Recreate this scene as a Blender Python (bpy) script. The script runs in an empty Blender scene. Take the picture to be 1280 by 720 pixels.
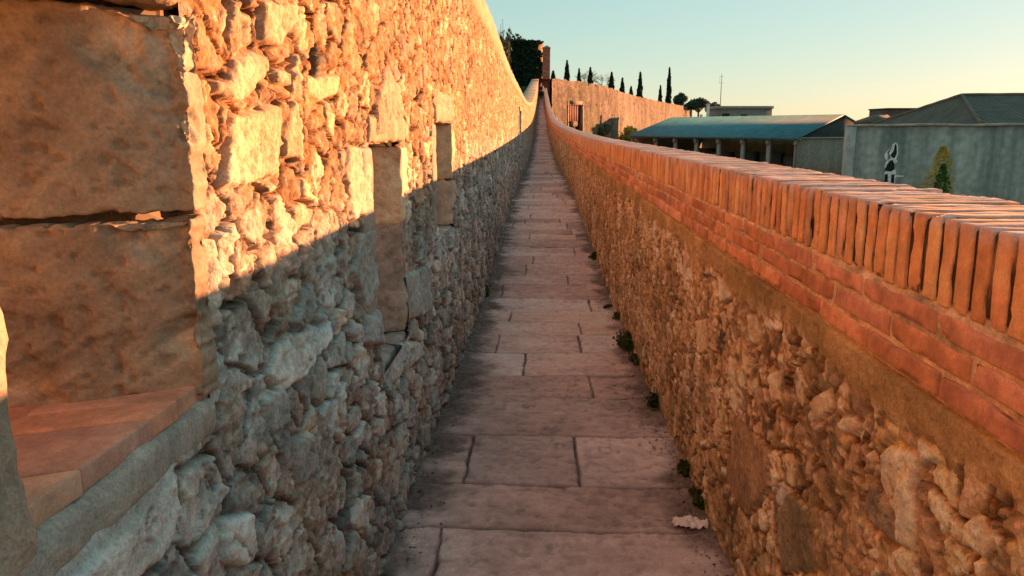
import bpy, bmesh, math, random
import numpy as np
from mathutils import Vector, Matrix

# World units are metres; the eye of the photographer is at the origin, +Y runs along the wall walk,
# +X is to the right (towards the parapet and the low sun).
rnd = random.Random(7)
RS = np.random.RandomState(11)
scene = bpy.context.scene
COL = scene.collection
GROUND_Z = -5.5

# ------------------------------------------------------------------ helpers
def smooth(a, b, x):
    t = np.clip((x - a) / (b - a), 0, 1)
    return t * t * (3 - 2 * t)

def hsh(ix, iy, iz=0, seed=0):
    ix = np.asarray(ix).astype(np.int64); iy = np.asarray(iy).astype(np.int64); iz = np.asarray(iz).astype(np.int64)
    h = (ix * 374761393 + iy * 668265263 + iz * 2147483647 + seed * 974634777) & 0xFFFFFFFF
    h = ((h ^ (h >> 13)) * 1274126177) & 0xFFFFFFFF
    h = ((h ^ (h >> 16)) * 2246822519) & 0xFFFFFFFF
    h = h ^ (h >> 15)
    return (h & 0xFFFFFF) / float(0x1000000)

def noise2(u, v, seed=0):
    iu = np.floor(u); iv = np.floor(v)
    fu = u - iu; fv = v - iv
    fu = fu * fu * fu * (fu * (fu * 6 - 15) + 10); fv = fv * fv * fv * (fv * (fv * 6 - 15) + 10)
    a = hsh(iu, iv, 0, seed); b = hsh(iu + 1, iv, 0, seed)
    c = hsh(iu, iv + 1, 0, seed); d = hsh(iu + 1, iv + 1, 0, seed)
    return (a + (b - a) * fu) * (1 - fv) + (c + (d - c) * fu) * fv - 0.5

def fbm2(u, v, seed=0, octv=4, gain=0.5):
    s = 0; a = 1.0; f = 1.0
    for o in range(octv):
        s = s + a * noise2(u * f + o * 17.3, v * f - o * 9.1, seed + o)
        a *= gain; f *= 2.03
    return s

def noise3(p, seed=0):
    i = np.floor(p); f = p - i
    f = f * f * (3 - 2 * f)
    r = 0
    for dx in (0, 1):
        for dy in (0, 1):
            for dz in (0, 1):
                w = (f[:, 0] if dx else 1 - f[:, 0]) * (f[:, 1] if dy else 1 - f[:, 1]) * (f[:, 2] if dz else 1 - f[:, 2])
                r = r + w * hsh(i[:, 0] + dx, i[:, 1] + dy, i[:, 2] + dz, seed)
    return r - 0.5

def fbm3(p, seed=0, octv=3, gain=0.5):
    s = 0; a = 1.0; f = 1.0
    for o in range(octv):
        s = s + a * noise3(p * f + o * 7.7, seed + o); a *= gain; f *= 2.03
    return s

def voronoi(u, v, su, sv, seed, keep=1.0, R=2):
    """nearest seed of a thinned jittered lattice: border distance (metres), id, offset from the seed"""
    U = u / su; V = v / sv
    iu = np.floor(U); iv = np.floor(V)
    d1 = np.full(U.shape, 1e9); d2 = np.full(U.shape, 1e9)
    x1 = np.zeros(U.shape); y1 = np.zeros(U.shape); x2 = np.zeros(U.shape); y2 = np.zeros(U.shape)
    id1 = np.zeros(U.shape)
    for a in range(-R, R + 1):
        for b in range(-R, R + 1):
            cu = iu + a; cv = iv + b
            cx = cu + 0.08 + 0.84 * hsh(cu, cv, 1, seed); cy = cv + 0.08 + 0.84 * hsh(cu, cv, 2, seed)
            k = hsh(cu, cv, 3, seed)
            d = (cx - U) ** 2 + (cy - V) ** 2
            d = np.where(k < keep, d, 1e8)
            c1 = d < d1
            c2 = (~c1) & (d < d2)
            x2 = np.where(c1, x1, np.where(c2, cx, x2)); y2 = np.where(c1, y1, np.where(c2, cy, y2))
            d2 = np.where(c1, d1, np.where(c2, d, d2))
            x1 = np.where(c1, cx, x1); y1 = np.where(c1, cy, y1); d1 = np.where(c1, d, d1)
            id1 = np.where(c1, hsh(cu, cv, 4, seed), id1)
    L = np.sqrt((x2 - x1) ** 2 + (y2 - y1) ** 2) + 1e-6
    bd = (d2 - d1) / (2 * L) * 0.5 * (su + sv)
    return bd, id1, (U - x1) * su, (V - y1) * sv

def poly_inside(u, v, pts):
    """signed distance to a polygon (positive inside)"""
    d = np.full(u.shape, 1e9); ins = np.zeros(u.shape, bool)
    n = len(pts)
    for i in range(n):
        ax, ay = pts[i]; bx, by = pts[(i + 1) % n]
        ex, ey = bx - ax, by - ay
        t = np.clip(((u - ax) * ex + (v - ay) * ey) / (ex * ex + ey * ey + 1e-12), 0, 1)
        d = np.minimum(d, np.hypot(u - ax - t * ex, v - ay - t * ey))
        cond = ((ay > v) != (by > v)) & (u < (bx - ax) * (v - ay) / (by - ay + 1e-12) + ax)
        ins ^= cond
    return np.where(ins, d, -d)

def empty(name, loc=(0, 0, 0)):
    o = bpy.data.objects.new(name, None); o.location = loc
    o.empty_display_size = 0.1
    COL.objects.link(o); return o

def tag(o, label=None, cat=None, group=None, kind=None):
    if label: o['label'] = label
    if cat: o['category'] = cat
    if group: o['group'] = group
    if kind: o['kind'] = kind
    return o

def world_loc(o):
    l = Vector((0, 0, 0))
    while o is not None:
        l = l + o.location; o = o.parent
    return l

def mesh_obj(name, V, F, mat, parent=None, col=None, smooth_=True, loc=None):
    """V (n,3) in world metres, F (m,k) array or list of index arrays; ONE mesh object"""
    V = np.asarray(V, np.float64).reshape(-1, 3)
    if loc is None:
        loc = (0, 0, 0) if parent is not None else tuple(V.mean(0)[:2]) + (V[:, 2].min(),)
    base = np.array(loc, float)
    if parent is not None:
        base = base + np.array(world_loc(parent))
    me = bpy.data.meshes.new(name)
    Fs = F if isinstance(F, list) else [F]
    Fs = [np.asarray(f, np.int32) for f in Fs if len(f)]
    loops = np.concatenate([f.ravel() for f in Fs])
    tot = np.concatenate([np.full(len(f), f.shape[1], np.int32) for f in Fs])
    start = np.concatenate([[0], np.cumsum(tot)[:-1]]).astype(np.int32)
    me.vertices.add(len(V)); me.vertices.foreach_set('co', (V - base).astype(np.float32).ravel())
    me.loops.add(len(loops)); me.loops.foreach_set('vertex_index', loops.astype(np.int32))
    me.polygons.add(len(tot)); me.polygons.foreach_set('loop_start', start); me.polygons.foreach_set('loop_total', tot)
    if smooth_:
        me.polygons.foreach_set('use_smooth', np.ones(len(tot), bool))
    me.update(calc_edges=True)
    if col is not None:
        c = np.ones((len(V), 4), np.float32); c[:, :3] = col
        at = me.color_attributes.new('Col', 'FLOAT_COLOR', 'POINT')
        at.data.foreach_set('color', c.ravel())
    me.validate()
    if mat: me.materials.append(mat)
    o = bpy.data.objects.new(name, me); COL.objects.link(o)
    if parent is not None: o.parent = parent
    o.location = loc
    return o

def grid_faces(nr, nc, mask=None, flip=False):
    i = np.arange(nr * nc).reshape(nr, nc)
    a, b, c, d = i[:-1, :-1], i[:-1, 1:], i[1:, 1:], i[1:, :-1]
    f = np.stack([a, d, c, b] if flip else [a, b, c, d], -1)
    f = f.reshape(-1, 4) if mask is None else f[mask]
    return f

class MB:
    def __init__(s): s.V = []; s.F = {}; s.C = []; s.n = 0
    def add(s, V, F, col=None):
        V = np.asarray(V, float).reshape(-1, 3)
        if isinstance(F, list) and isinstance(F[0], tuple):      # faces of one or several sizes
            Fs = [[f for f in F if len(f) == k] for k in sorted({len(f) for f in F})]
        else: Fs = F if isinstance(F, list) else [F]
        for f in Fs:
            f = np.asarray(f, np.int64)
            if len(f): s.F.setdefault(f.shape[1], []).append(f + s.n)
        s.V.append(V); s.n += len(V)
        s.C.append(np.tile(np.array(col if col is not None else (.5, .5, .5), float), (len(V), 1)) if np.ndim(col) < 2 else col)
    def box(s, x0, x1, y0, y1, z0, z1, col=None):
        V = [(x, y, z) for z in (z0, z1) for y in (y0, y1) for x in (x0, x1)]
        s.add(V, [(0, 2, 3, 1), (4, 5, 7, 6), (0, 1, 5, 4), (2, 6, 7, 3), (0, 4, 6, 2), (1, 3, 7, 5)], col)
    def prism(s, pts, z0, z1, col=None):
        n = len(pts)
        V = [(p[0], p[1], z0) for p in pts] + [(p[0], p[1], z1) for p in pts]
        s.add(V, [[(i, (i + 1) % n, n + (i + 1) % n, n + i) for i in range(n)], [tuple(range(n - 1, -1, -1))], [tuple(range(n, 2 * n))]], col)
    def tube(s, P, R, k=8, col=None, cap=True):
        P = [Vector(p) for p in P]
        V = []
        for i, p in enumerate(P):
            t = (P[min(i + 1, len(P) - 1)] - P[max(i - 1, 0)]).normalized()
            a = t.orthogonal().normalized() if abs(t.z) < .95 else Vector((1, 0, 0))
            a = (a - t * a.dot(t)).normalized(); b = t.cross(a)
            for j in range(k):
                w = 2 * math.pi * j / k
                V.append(p + (a * math.cos(w) + b * math.sin(w)) * R[i])
        F = [(i * k + j, i * k + (j + 1) % k, (i + 1) * k + (j + 1) % k, (i + 1) * k + j) for i in range(len(P) - 1) for j in range(k)]
        Fs = [F]
        if cap: Fs += [[tuple(range(k - 1, -1, -1))], [tuple((len(P) - 1) * k + j for j in range(k))]]
        s.add([tuple(v) for v in V], Fs, col)
    def build(s, name, mat, parent=None, smooth_=False, loc=None, col=True):
        V = np.concatenate(s.V)
        return mesh_obj(name, V, [np.concatenate(f) for f in s.F.values()], mat, parent,
                        np.concatenate(s.C) if col else None, smooth_, loc)

def axis_pts(s, res, r):
    n = max(1, int(round((s - 2 * r) / res)))
    core = np.linspace(r, s - r, n + 1)
    return np.concatenate([[0, r * .45], core, [s - r * .45, s]])

def roundbox(sx, sy, sz, res, r):
    """welded rounded box of quads centred on the origin"""
    ax = [axis_pts(s, res, r) - s / 2 for s in (sx, sy, sz)]
    P = []; F = []; n = 0
    for a in range(3):
        b, c = (a + 1) % 3, (a + 2) % 3
        B, C_ = np.meshgrid(ax[b], ax[c], indexing='ij')
        for sgn in (-1, 1):
            p = np.zeros(B.shape + (3,)); p[..., a] = sgn * (sx, sy, sz)[a] / 2; p[..., b] = B; p[..., c] = C_
            P.append(p.reshape(-1, 3)); F.append(grid_faces(B.shape[0], B.shape[1], None, sgn > 0)[:, ::-1] + n); n += B.size
    P = np.concatenate(P); F = np.concatenate(F)
    key = np.round(P * 1e6).astype(np.int64)
    _, idx, inv = np.unique(key, axis=0, return_index=True, return_inverse=True)
    P = P[idx]; F = inv.ravel()[F]
    h = np.array((sx, sy, sz)) / 2 - r
    q = np.clip(P, -h, h); d = P - q
    L = np.linalg.norm(d, axis=1, keepdims=True) + 1e-9
    N = d / L
    return q + N * np.minimum(L, r) , F, N

# ------------------------------------------------------------------ materials
def new_mat(name):
    m = bpy.data.materials.new(name); m.use_nodes = True
    nt = m.node_tree
    b = nt.nodes['Principled BSDF']
    return m, nt, b

def mat_stone(name, base=None, var=0.35, scales=(6, 40, 160), bump=(0.012, 0.004, 0.0012), rough=0.92, speck=0.25, tint=None, stretch=(1, 1, 1), wear=None):
    """colour from the 'Col' attribute (or base) broken up by noise; bump at three sizes"""
    m, nt, b = new_mat(name)
    N = nt.nodes.new; L = nt.links.new
    tc = N('ShaderNodeTexCoord'); mp = N('ShaderNodeMapping'); mp.inputs['Scale'].default_value = stretch
    L(tc.outputs['Object'], mp.inputs['Vector'])
    if base is None:
        at = N('ShaderNodeAttribute'); at.attribute_name = 'Col'; csock = at.outputs['Color']
    else:
        rg = N('ShaderNodeRGB'); rg.outputs[0].default_value = (*base, 1); csock = rg.outputs[0]
    ns = []
    for s in scales:
        n = N('ShaderNodeTexNoise'); n.inputs['Scale'].default_value = s; n.inputs['Detail'].default_value = 5; n.inputs['Roughness'].default_value = .62
        L(mp.outputs['Vector'], n.inputs['Vector']); ns.append(n)
    def mul(sock, n, lo, hi, amt):
        mr = N('ShaderNodeMapRange'); mr.inputs[1].default_value = .25; mr.inputs[2].default_value = .75
        mr.inputs[3].default_value = lo; mr.inputs[4].default_value = hi
        L(n.outputs['Fac'], mr.inputs[0])
        mx = N('ShaderNodeMix'); mx.data_type = 'RGBA'; mx.blend_type = 'MULTIPLY'; mx.inputs[0].default_value = amt
        L(sock, mx.inputs[6]); L(mr.outputs[0], mx.inputs[7]); return mx.outputs[2]
    csock = mul(csock, ns[0], 1 - var, 1 + var, 1.0)
    csock = mul(csock, ns[1], 1 - var * .8, 1 + var * .8, 1.0)
    csock = mul(csock, ns[2], 1 - speck, 1 + speck, 1.0)
    if tint:
        n = N('ShaderNodeTexNoise'); n.inputs['Scale'].default_value = tint[1]; n.inputs['Detail'].default_value = 6; n.inputs['Roughness'].default_value = .7
        L(mp.outputs['Vector'], n.inputs['Vector'])
        mr = N('ShaderNodeMapRange'); mr.inputs[1].default_value = tint[2]; mr.inputs[2].default_value = tint[3]; mr.inputs[4].default_value = tint[4]
        L(n.outputs['Fac'], mr.inputs[0])
        mx = N('ShaderNodeMix'); mx.data_type = 'RGBA'
        L(mr.outputs[0], mx.inputs[0]); L(csock, mx.inputs[6]); mx.inputs[7].default_value = (*tint[0], 1); csock = mx.outputs[2]
    L(csock, b.inputs['Base Color'])
    b.inputs['Roughness'].default_value = rough
    b.inputs['Specular IOR Level'].default_value = .25
    prev = None
    for n, d in zip(ns, bump):
        if d <= 0: continue
        bp = N('ShaderNodeBump'); bp.inputs['Strength'].default_value = 1.0; bp.inputs['Distance'].default_value = d
        L(n.outputs['Fac'], bp.inputs['Height'])
        if prev: L(prev.outputs[0], bp.inputs['Normal'])
        prev = bp
    if prev: L(prev.outputs[0], b.inputs['Normal'])
    return m

def mat_masonry(name, c1, c2, cm, scale=3.0, rough=.95, bump=.03):
    """distant rubble masonry: voronoi stones, mortar between"""
    m, nt, b = new_mat(name); N = nt.nodes.new; L = nt.links.new
    tc = N('ShaderNodeTexCoord'); mp = N('ShaderNodeMapping'); mp.inputs['Scale'].default_value = (1, 1, 1.5)
    L(tc.outputs['Object'], mp.inputs['Vector'])
    v = N('ShaderNodeTexVoronoi'); v.feature = 'F1'; v.inputs['Scale'].default_value = scale
    e = N('ShaderNodeTexVoronoi'); e.feature = 'DISTANCE_TO_EDGE'; e.inputs['Scale'].default_value = scale
    n = N('ShaderNodeTexNoise'); n.inputs['Scale'].default_value = .7; n.inputs['Detail'].default_value = 8; n.inputs['Roughness'].default_value = .7
    for q in (v, e, n): L(mp.outputs[0], q.inputs['Vector'])
    sp = N('ShaderNodeSeparateColor'); L(v.outputs['Color'], sp.inputs[0])
    mx = N('ShaderNodeMix'); mx.data_type = 'RGBA'; mx.inputs[6].default_value = (*c1, 1); mx.inputs[7].default_value = (*c2, 1); L(sp.outputs[0], mx.inputs[0])
    mr = N('ShaderNodeMapRange'); mr.inputs[1].default_value = .02; mr.inputs[2].default_value = .09; L(e.outputs['Distance'], mr.inputs[0])
    m2 = N('ShaderNodeMix'); m2.data_type = 'RGBA'; m2.inputs[6].default_value = (*cm, 1); L(mr.outputs[0], m2.inputs[0]); L(mx.outputs[2], m2.inputs[7])
    r2 = N('ShaderNodeMapRange'); r2.inputs[1].default_value = .3; r2.inputs[2].default_value = .7; r2.inputs[3].default_value = .55; r2.inputs[4].default_value = 1.3; L(n.outputs['Fac'], r2.inputs[0])
    m3 = N('ShaderNodeMix'); m3.data_type = 'RGBA'; m3.blend_type = 'MULTIPLY'; m3.inputs[0].default_value = 1; L(m2.outputs[2], m3.inputs[6]); L(r2.outputs[0], m3.inputs[7])
    L(m3.outputs[2], b.inputs['Base Color']); b.inputs['Roughness'].default_value = rough; b.inputs['Specular IOR Level'].default_value = .2
    bp = N('ShaderNodeBump'); bp.inputs['Distance'].default_value = bump; L(mr.outputs[0], bp.inputs['Height']); L(bp.outputs[0], b.inputs['Normal'])
    return m

def mat_leaf(name, c, var=.4, trans=.15):
    m, nt, b = new_mat(name); N = nt.nodes.new; L = nt.links.new
    oi = N('ShaderNodeTexCoord'); n = N('ShaderNodeTexNoise'); n.inputs['Scale'].default_value = 2.5; n.inputs['Detail'].default_value = 6
    L(oi.outputs['Object'], n.inputs['Vector'])
    mr = N('ShaderNodeMapRange'); mr.inputs[1].default_value = .3; mr.inputs[2].default_value = .7; mr.inputs[3].default_value = 1 - var; mr.inputs[4].default_value = 1 + var
    L(n.outputs['Fac'], mr.inputs[0])
    mx = N('ShaderNodeMix'); mx.data_type = 'RGBA'; mx.blend_type = 'MULTIPLY'; mx.inputs[0].default_value = 1; mx.inputs[6].default_value = (*c, 1); L(mr.outputs[0], mx.inputs[7])
    L(mx.outputs[2], b.inputs['Base Color']); b.inputs['Roughness'].default_value = .7; b.inputs['Specular IOR Level'].default_value = .2
    tr = N('ShaderNodeBsdfTranslucent'); L(mx.outputs[2], tr.inputs['Color'])      # thin leaves let light through
    ms = N('ShaderNodeMixShader'); ms.inputs[0].default_value = trans
    L(b.outputs[0], ms.inputs[1]); L(tr.outputs[0], ms.inputs[2]); L(ms.outputs[0], nt.nodes['Material Output'].inputs['Surface'])
    return m

def mat_plain(name, c, rough=.8, metal=0., var=.15, scale=3., spec=.3, bump=0.):
    m, nt, b = new_mat(name); N = nt.nodes.new; L = nt.links.new
    tc = N('ShaderNodeTexCoord'); n = N('ShaderNodeTexNoise'); n.inputs['Scale'].default_value = scale; n.inputs['Detail'].default_value = 7; n.inputs['Roughness'].default_value = .65
    L(tc.outputs['Object'], n.inputs['Vector'])
    mr = N('ShaderNodeMapRange'); mr.inputs[1].default_value = .3; mr.inputs[2].default_value = .7; mr.inputs[3].default_value = 1 - var; mr.inputs[4].default_value = 1 + var; L(n.outputs['Fac'], mr.inputs[0])
    mx = N('ShaderNodeMix'); mx.data_type = 'RGBA'; mx.blend_type = 'MULTIPLY'; mx.inputs[0].default_value = 1; mx.inputs[6].default_value = (*c, 1); L(mr.outputs[0], mx.inputs[7])
    L(mx.outputs[2], b.inputs['Base Color']); b.inputs['Roughness'].default_value = rough; b.inputs['Metallic'].default_value = metal; b.inputs['Specular IOR Level'].default_value = spec
    if bump:
        bp = N('ShaderNodeBump'); bp.inputs['Distance'].default_value = bump; L(n.outputs['Fac'], bp.inputs['Height']); L(bp.outputs[0], b.inputs['Normal'])
    return m

def mat_streaked(name, c, cd, scale=(1.2, 1.2, .12), rough=.9):
    """rendered wall with long vertical rain streaks"""
    m, nt, b = new_mat(name); N = nt.nodes.new; L = nt.links.new
    tc = N('ShaderNodeTexCoord'); mp = N('ShaderNodeMapping'); mp.inputs['Scale'].default_value = scale; L(tc.outputs['Object'], mp.inputs['Vector'])
    n = N('ShaderNodeTexNoise'); n.inputs['Scale'].default_value = 1.1; n.inputs['Detail'].default_value = 7; n.inputs['Roughness'].default_value = .6; L(mp.outputs[0], n.inputs['Vector'])
    n2 = N('ShaderNodeTexNoise'); n2.inputs['Scale'].default_value = 5; n2.inputs['Detail'].default_value = 8; L(tc.outputs['Object'], n2.inputs['Vector'])
    mr = N('ShaderNodeMapRange'); mr.inputs[1].default_value = .36; mr.inputs[2].default_value = .64; L(n.outputs['Fac'], mr.inputs[0])
    mx = N('ShaderNodeMix'); mx.data_type = 'RGBA'; mx.inputs[6].default_value = (*cd, 1); mx.inputs[7].default_value = (*c, 1); L(mr.outputs[0], mx.inputs[0])
    r2 = N('ShaderNodeMapRange'); r2.inputs[1].default_value = .3; r2.inputs[2].default_value = .7; r2.inputs[3].default_value = .75; r2.inputs[4].default_value = 1.2; L(n2.outputs['Fac'], r2.inputs[0])
    m3 = N('ShaderNodeMix'); m3.data_type = 'RGBA'; m3.blend_type = 'MULTIPLY'; m3.inputs[0].default_value = 1; L(mx.outputs[2], m3.inputs[6]); L(r2.outputs[0], m3.inputs[7])
    L(m3.outputs[2], b.inputs['Base Color']); b.inputs['Roughness'].default_value = rough; b.inputs['Specular IOR Level'].default_value = .2
    return m

def mat_tiles(name, c, ridge=9.0, axis=0, rough=.9):
    m, nt, b = new_mat(name); N = nt.nodes.new; L = nt.links.new
    at = N('ShaderNodeAttribute'); at.attribute_name = 'Col'       # r,g hold the metre coordinates along eave / up slope
    sp = N('ShaderNodeSeparateColor'); L(at.outputs['Color'], sp.inputs[0])
    mm = N('ShaderNodeMath'); mm.operation = 'MULTIPLY'; mm.inputs[1].default_value = ridge; L(sp.outputs[0], mm.inputs[0])
    sn = N('ShaderNodeMath'); sn.operation = 'SINE'; L(mm.outputs[0], sn.inputs[0])
    tc = N('ShaderNodeTexCoord'); n = N('ShaderNodeTexNoise'); n.inputs['Scale'].default_value = 1.2; n.inputs['Detail'].default_value = 9; n.inputs['Roughness'].default_value = .7; L(tc.outputs['Object'], n.inputs['Vector'])
    mr = N('ShaderNodeMapRange'); mr.inputs[1].default_value = .3; mr.inputs[2].default_value = .7; mr.inputs[3].default_value = .65; mr.inputs[4].default_value = 1.35; L(n.outputs['Fac'], mr.inputs[0])
    mx = N('ShaderNodeMix'); mx.data_type = 'RGBA'; mx.blend_type = 'MULTIPLY'; mx.inputs[0].default_value = 1; mx.inputs[6].default_value = (*c, 1); L(mr.outputs[0], mx.inputs[7])
    L(mx.outputs[2], b.inputs['Base Color']); b.inputs['Roughness'].default_value = rough; b.inputs['Specular IOR Level'].default_value = .3
    bp = N('ShaderNodeBump'); bp.inputs['Distance'].default_value = .05; L(sn.outputs[0], bp.inputs['Height']); L(bp.outputs[0], b.inputs['Normal'])
    return m

M = {}
M['rubble'] = mat_stone('rubble_limestone', var=.26, scales=(7, 45, 170), bump=(.012, .007, .0022), speck=.28)
M['rubble_right'] = mat_stone('parapet_rubble', var=.30, scales=(9, 55, 190), bump=(.010, .006, .002), speck=.3)
M['path'] = mat_stone('worn_slabs', var=.16, scales=(3, 22, 120), bump=(.004, .0035, .0012), rough=.8, speck=.2)
M['brick'] = mat_stone('fired_brick', var=.18, scales=(14, 70, 260), bump=(.003, .0018, .0007), rough=.9, speck=.16)
M['mortar'] = mat_stone('lime_mortar', var=.3, scales=(12, 60, 220), bump=(.005, .004, .0015), speck=.3)
M['block'] = mat_stone('dressed_block', var=.18, scales=(5, 32, 150), bump=(.006, .0035, .0012), speck=.24)
M['core'] = mat_masonry('wall_core_masonry', (.40, .30, .21), (.30, .26, .20), (.28, .20, .13), scale=7, bump=.02)

# stones traced on the walls (y, z)
LEFT_STONES = [
  ('pale', [(1.777,0.268), (2.069,0.312), (2.038,0.251), (1.901,0.176), (1.766,0.177)]),
  ('pale', [(1.617,0.142), (1.811,0.169), (1.815,0.130), (1.703,0.069), (1.617,0.050), (1.491,0.058), (1.504,0.087), (1.585,0.104)]),
  ('cream', [(1.558,0.023), (1.851,0.057), (1.846,-0.036), (1.812,-0.098), (1.585,-0.125), (1.506,-0.112), (1.533,-0.068)]),
  ('cream', [(2.008,0.081), (2.035,0.000), (1.999,-0.084), (1.892,-0.074), (1.884,-0.018)]),
  ('pink', [(3.227,0.252), (3.433,0.197), (3.620,0.104), (3.619,-0.042), (2.945,-0.046), (2.938,0.085)]),
  ('cream', [(2.094,0.136), (2.418,0.157), (2.388,0.092), (2.210,0.064), (2.099,0.085)]),
  ('pale', [(1.827,0.136), (1.993,0.143), (1.966,0.098), (1.846,0.092)]),
  ('pale', [(2.534,-0.049), (2.844,-0.069), (2.847,-0.295), (2.526,-0.288), (2.467,-0.133)]),
  ('grey', [(2.597,-0.341), (2.867,-0.347), (2.863,-0.546), (2.612,-0.603), (2.498,-0.451)]),
  ('grey', [(2.609,-0.622), (2.846,-0.648), (2.823,-0.785), (2.570,-0.709)]),
  ('white', [(1.654,-0.531), (1.745,-0.474), (2.189,-0.539), (2.199,-0.584), (1.907,-0.611), (1.723,-0.600)]),
  ('white', [(0.833,-0.500), (0.925,-0.481), (1.052,-0.490), (1.207,-0.546), (1.213,-0.627), (1.117,-0.659), (1.023,-0.648), (0.839,-0.545)]),
  ('white', [(1.340,-0.708), (1.471,-0.758), (1.477,-0.849), (1.394,-0.836), (1.327,-0.781)]),
  ('grey', [(1.761,-0.712), (1.915,-0.763), (1.930,-0.879), (1.769,-0.837)]),
  ('grey', [(3.460,-0.642), (4.071,-0.691), (4.034,-0.938), (3.492,-0.849)]),
  ('pink', [(2.935,-0.841), (3.521,-0.950), (3.620,-1.055), (2.946,-0.972)]),
  ('grey', [(1.598,-0.566), (1.728,-0.573), (1.749,-0.678), (1.631,-0.660)]),
  ('pink', [(4.688,0.224), (5.381,0.206), (5.556,0.053), (4.661,0.036)]),
]
RIGHT_STONES = [
  ('bright', [(1.500,-0.631), (1.465,-0.592), (1.406,-0.576), (1.365,-0.574), (1.335,-0.682), (1.329,-0.740), (1.399,-0.764), (1.418,-0.709), (1.488,-0.685)]),
  ('bright', [(1.368,-0.530), (1.301,-0.525), (1.266,-0.560), (1.315,-0.567), (1.357,-0.582)]),
  ('pale', [(1.736,-0.646), (1.640,-0.592), (1.593,-0.609), (1.620,-0.641), (1.708,-0.660)]),
  ('bright', [(3.019,-0.552), (2.804,-0.513), (2.751,-0.588), (2.929,-0.641)]),
  ('pale', [(2.533,-0.580), (2.411,-0.565), (2.358,-0.639), (2.483,-0.668)]),
  ('pale', [(1.188,-0.605), (1.153,-0.580), (1.106,-0.614), (1.119,-0.634), (1.189,-0.654)]),
  ('greyd', [(2.098,-1.054), (2.026,-0.948), (1.865,-0.935), (1.770,-1.043), (2.040,-1.211)]),
  ('greyd', [(1.543,-0.702), (1.498,-0.694), (1.426,-0.721), (1.407,-0.776), (1.450,-0.775), (1.548,-0.775)]),
  ('brown', [(2.660,-0.980), (2.226,-0.917), (2.163,-1.013), (2.385,-1.228), (2.722,-1.247)]),
  ('pale', [(1.925,-0.665), (1.799,-0.591), (1.740,-0.628), (1.857,-0.702)]),
  ('pale', [(2.272,-0.712), (2.184,-0.673), (2.145,-0.742), (2.238,-0.786)]),
  ('pale', [(3.359,-0.806), (3.167,-0.753), (3.107,-0.877), (3.290,-0.946)]),
]

# ------------------------------------------------------------------ the wall walk: profiles along Y
def prof(pts, w=1.2):
    x = np.array([p[0] for p in pts], float); y = np.array([p[1] for p in pts], float)
    def f(q):
        q = np.asarray(q, float); s = 0
        for k in np.linspace(-1, 1, 9):
            s = s + np.interp(q + k * w * np.clip(q / 12, .15, 4), x, y)
        return s / 9
    return f
z_path = prof([(-4, -1.5), (2.7, -1.5), (3.8, -1.52), (4.7, -1.56), (7.3, -1.59), (9.9, -1.5), (15, -1.34), (28, -1.12), (42, -.57), (58, .82), (78, 2.5), (96, 4.4)])
z_par = prof([(-4, -.148), (11, -.14), (17.5, -.09), (25, .05), (38, .34), (48, .85), (58, 1.6), (78, 3.3), (96, 5.2)])
z_left = prof([(-4, 1.32), (9, 1.30), (11, 1.25), (17, 1.06), (25, .84), (28, .86), (33, .98), (40, 1.25), (60, 2.75), (85, 4.75), (96, 5.7)], .6)
L_half = prof([(-4, .60), (15, .60), (28, .45), (46, .38), (60, .33), (78, .30), (96, .30)])
R_half = prof([(-4, .67), (15, .67), (28, .53), (42, .46), (58, .37), (78, .31), (96, .31)])

def y_steps(y0, y1, smin, k):
    r = [y0]
    while r[-1] < y1:
        r.append(r[-1] + max(smin, k * abs(r[-1])))
    return np.array(r)

PAL_L = {'pale': (.53, .375, .24), 'cream': (.60, .42, .25), 'grey': (.33, .29, .225), 'pink': (.47, .31, .21), 'ochre': (.40, .22, .10), 'brown': (.28, .175, .10), 'white': (.66, .58, .46), 'mortar': (.31, .165, .075)}
PAL_R = {'bright': (.95, .76, .52), 'pale': (.90, .69, .46), 'greyd': (.28, .24, .16), 'brown': (.36, .25, .145)}

# loopholes in the left wall: (y near, y far, z sill, z top)
LOOPS = [(.835, 1.372, -.492, .20), (2.86, 3.47, -.90, -.06), (4.62, 5.50, -.66, .03), (20.2, 22.2, -.52, .42)]

def left_x(y, z):
    k = L_half(y) / .6
    return -L_half(y) + .07 * k * np.clip((-.45 - z) / 1.05, 0, 1.3)

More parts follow.
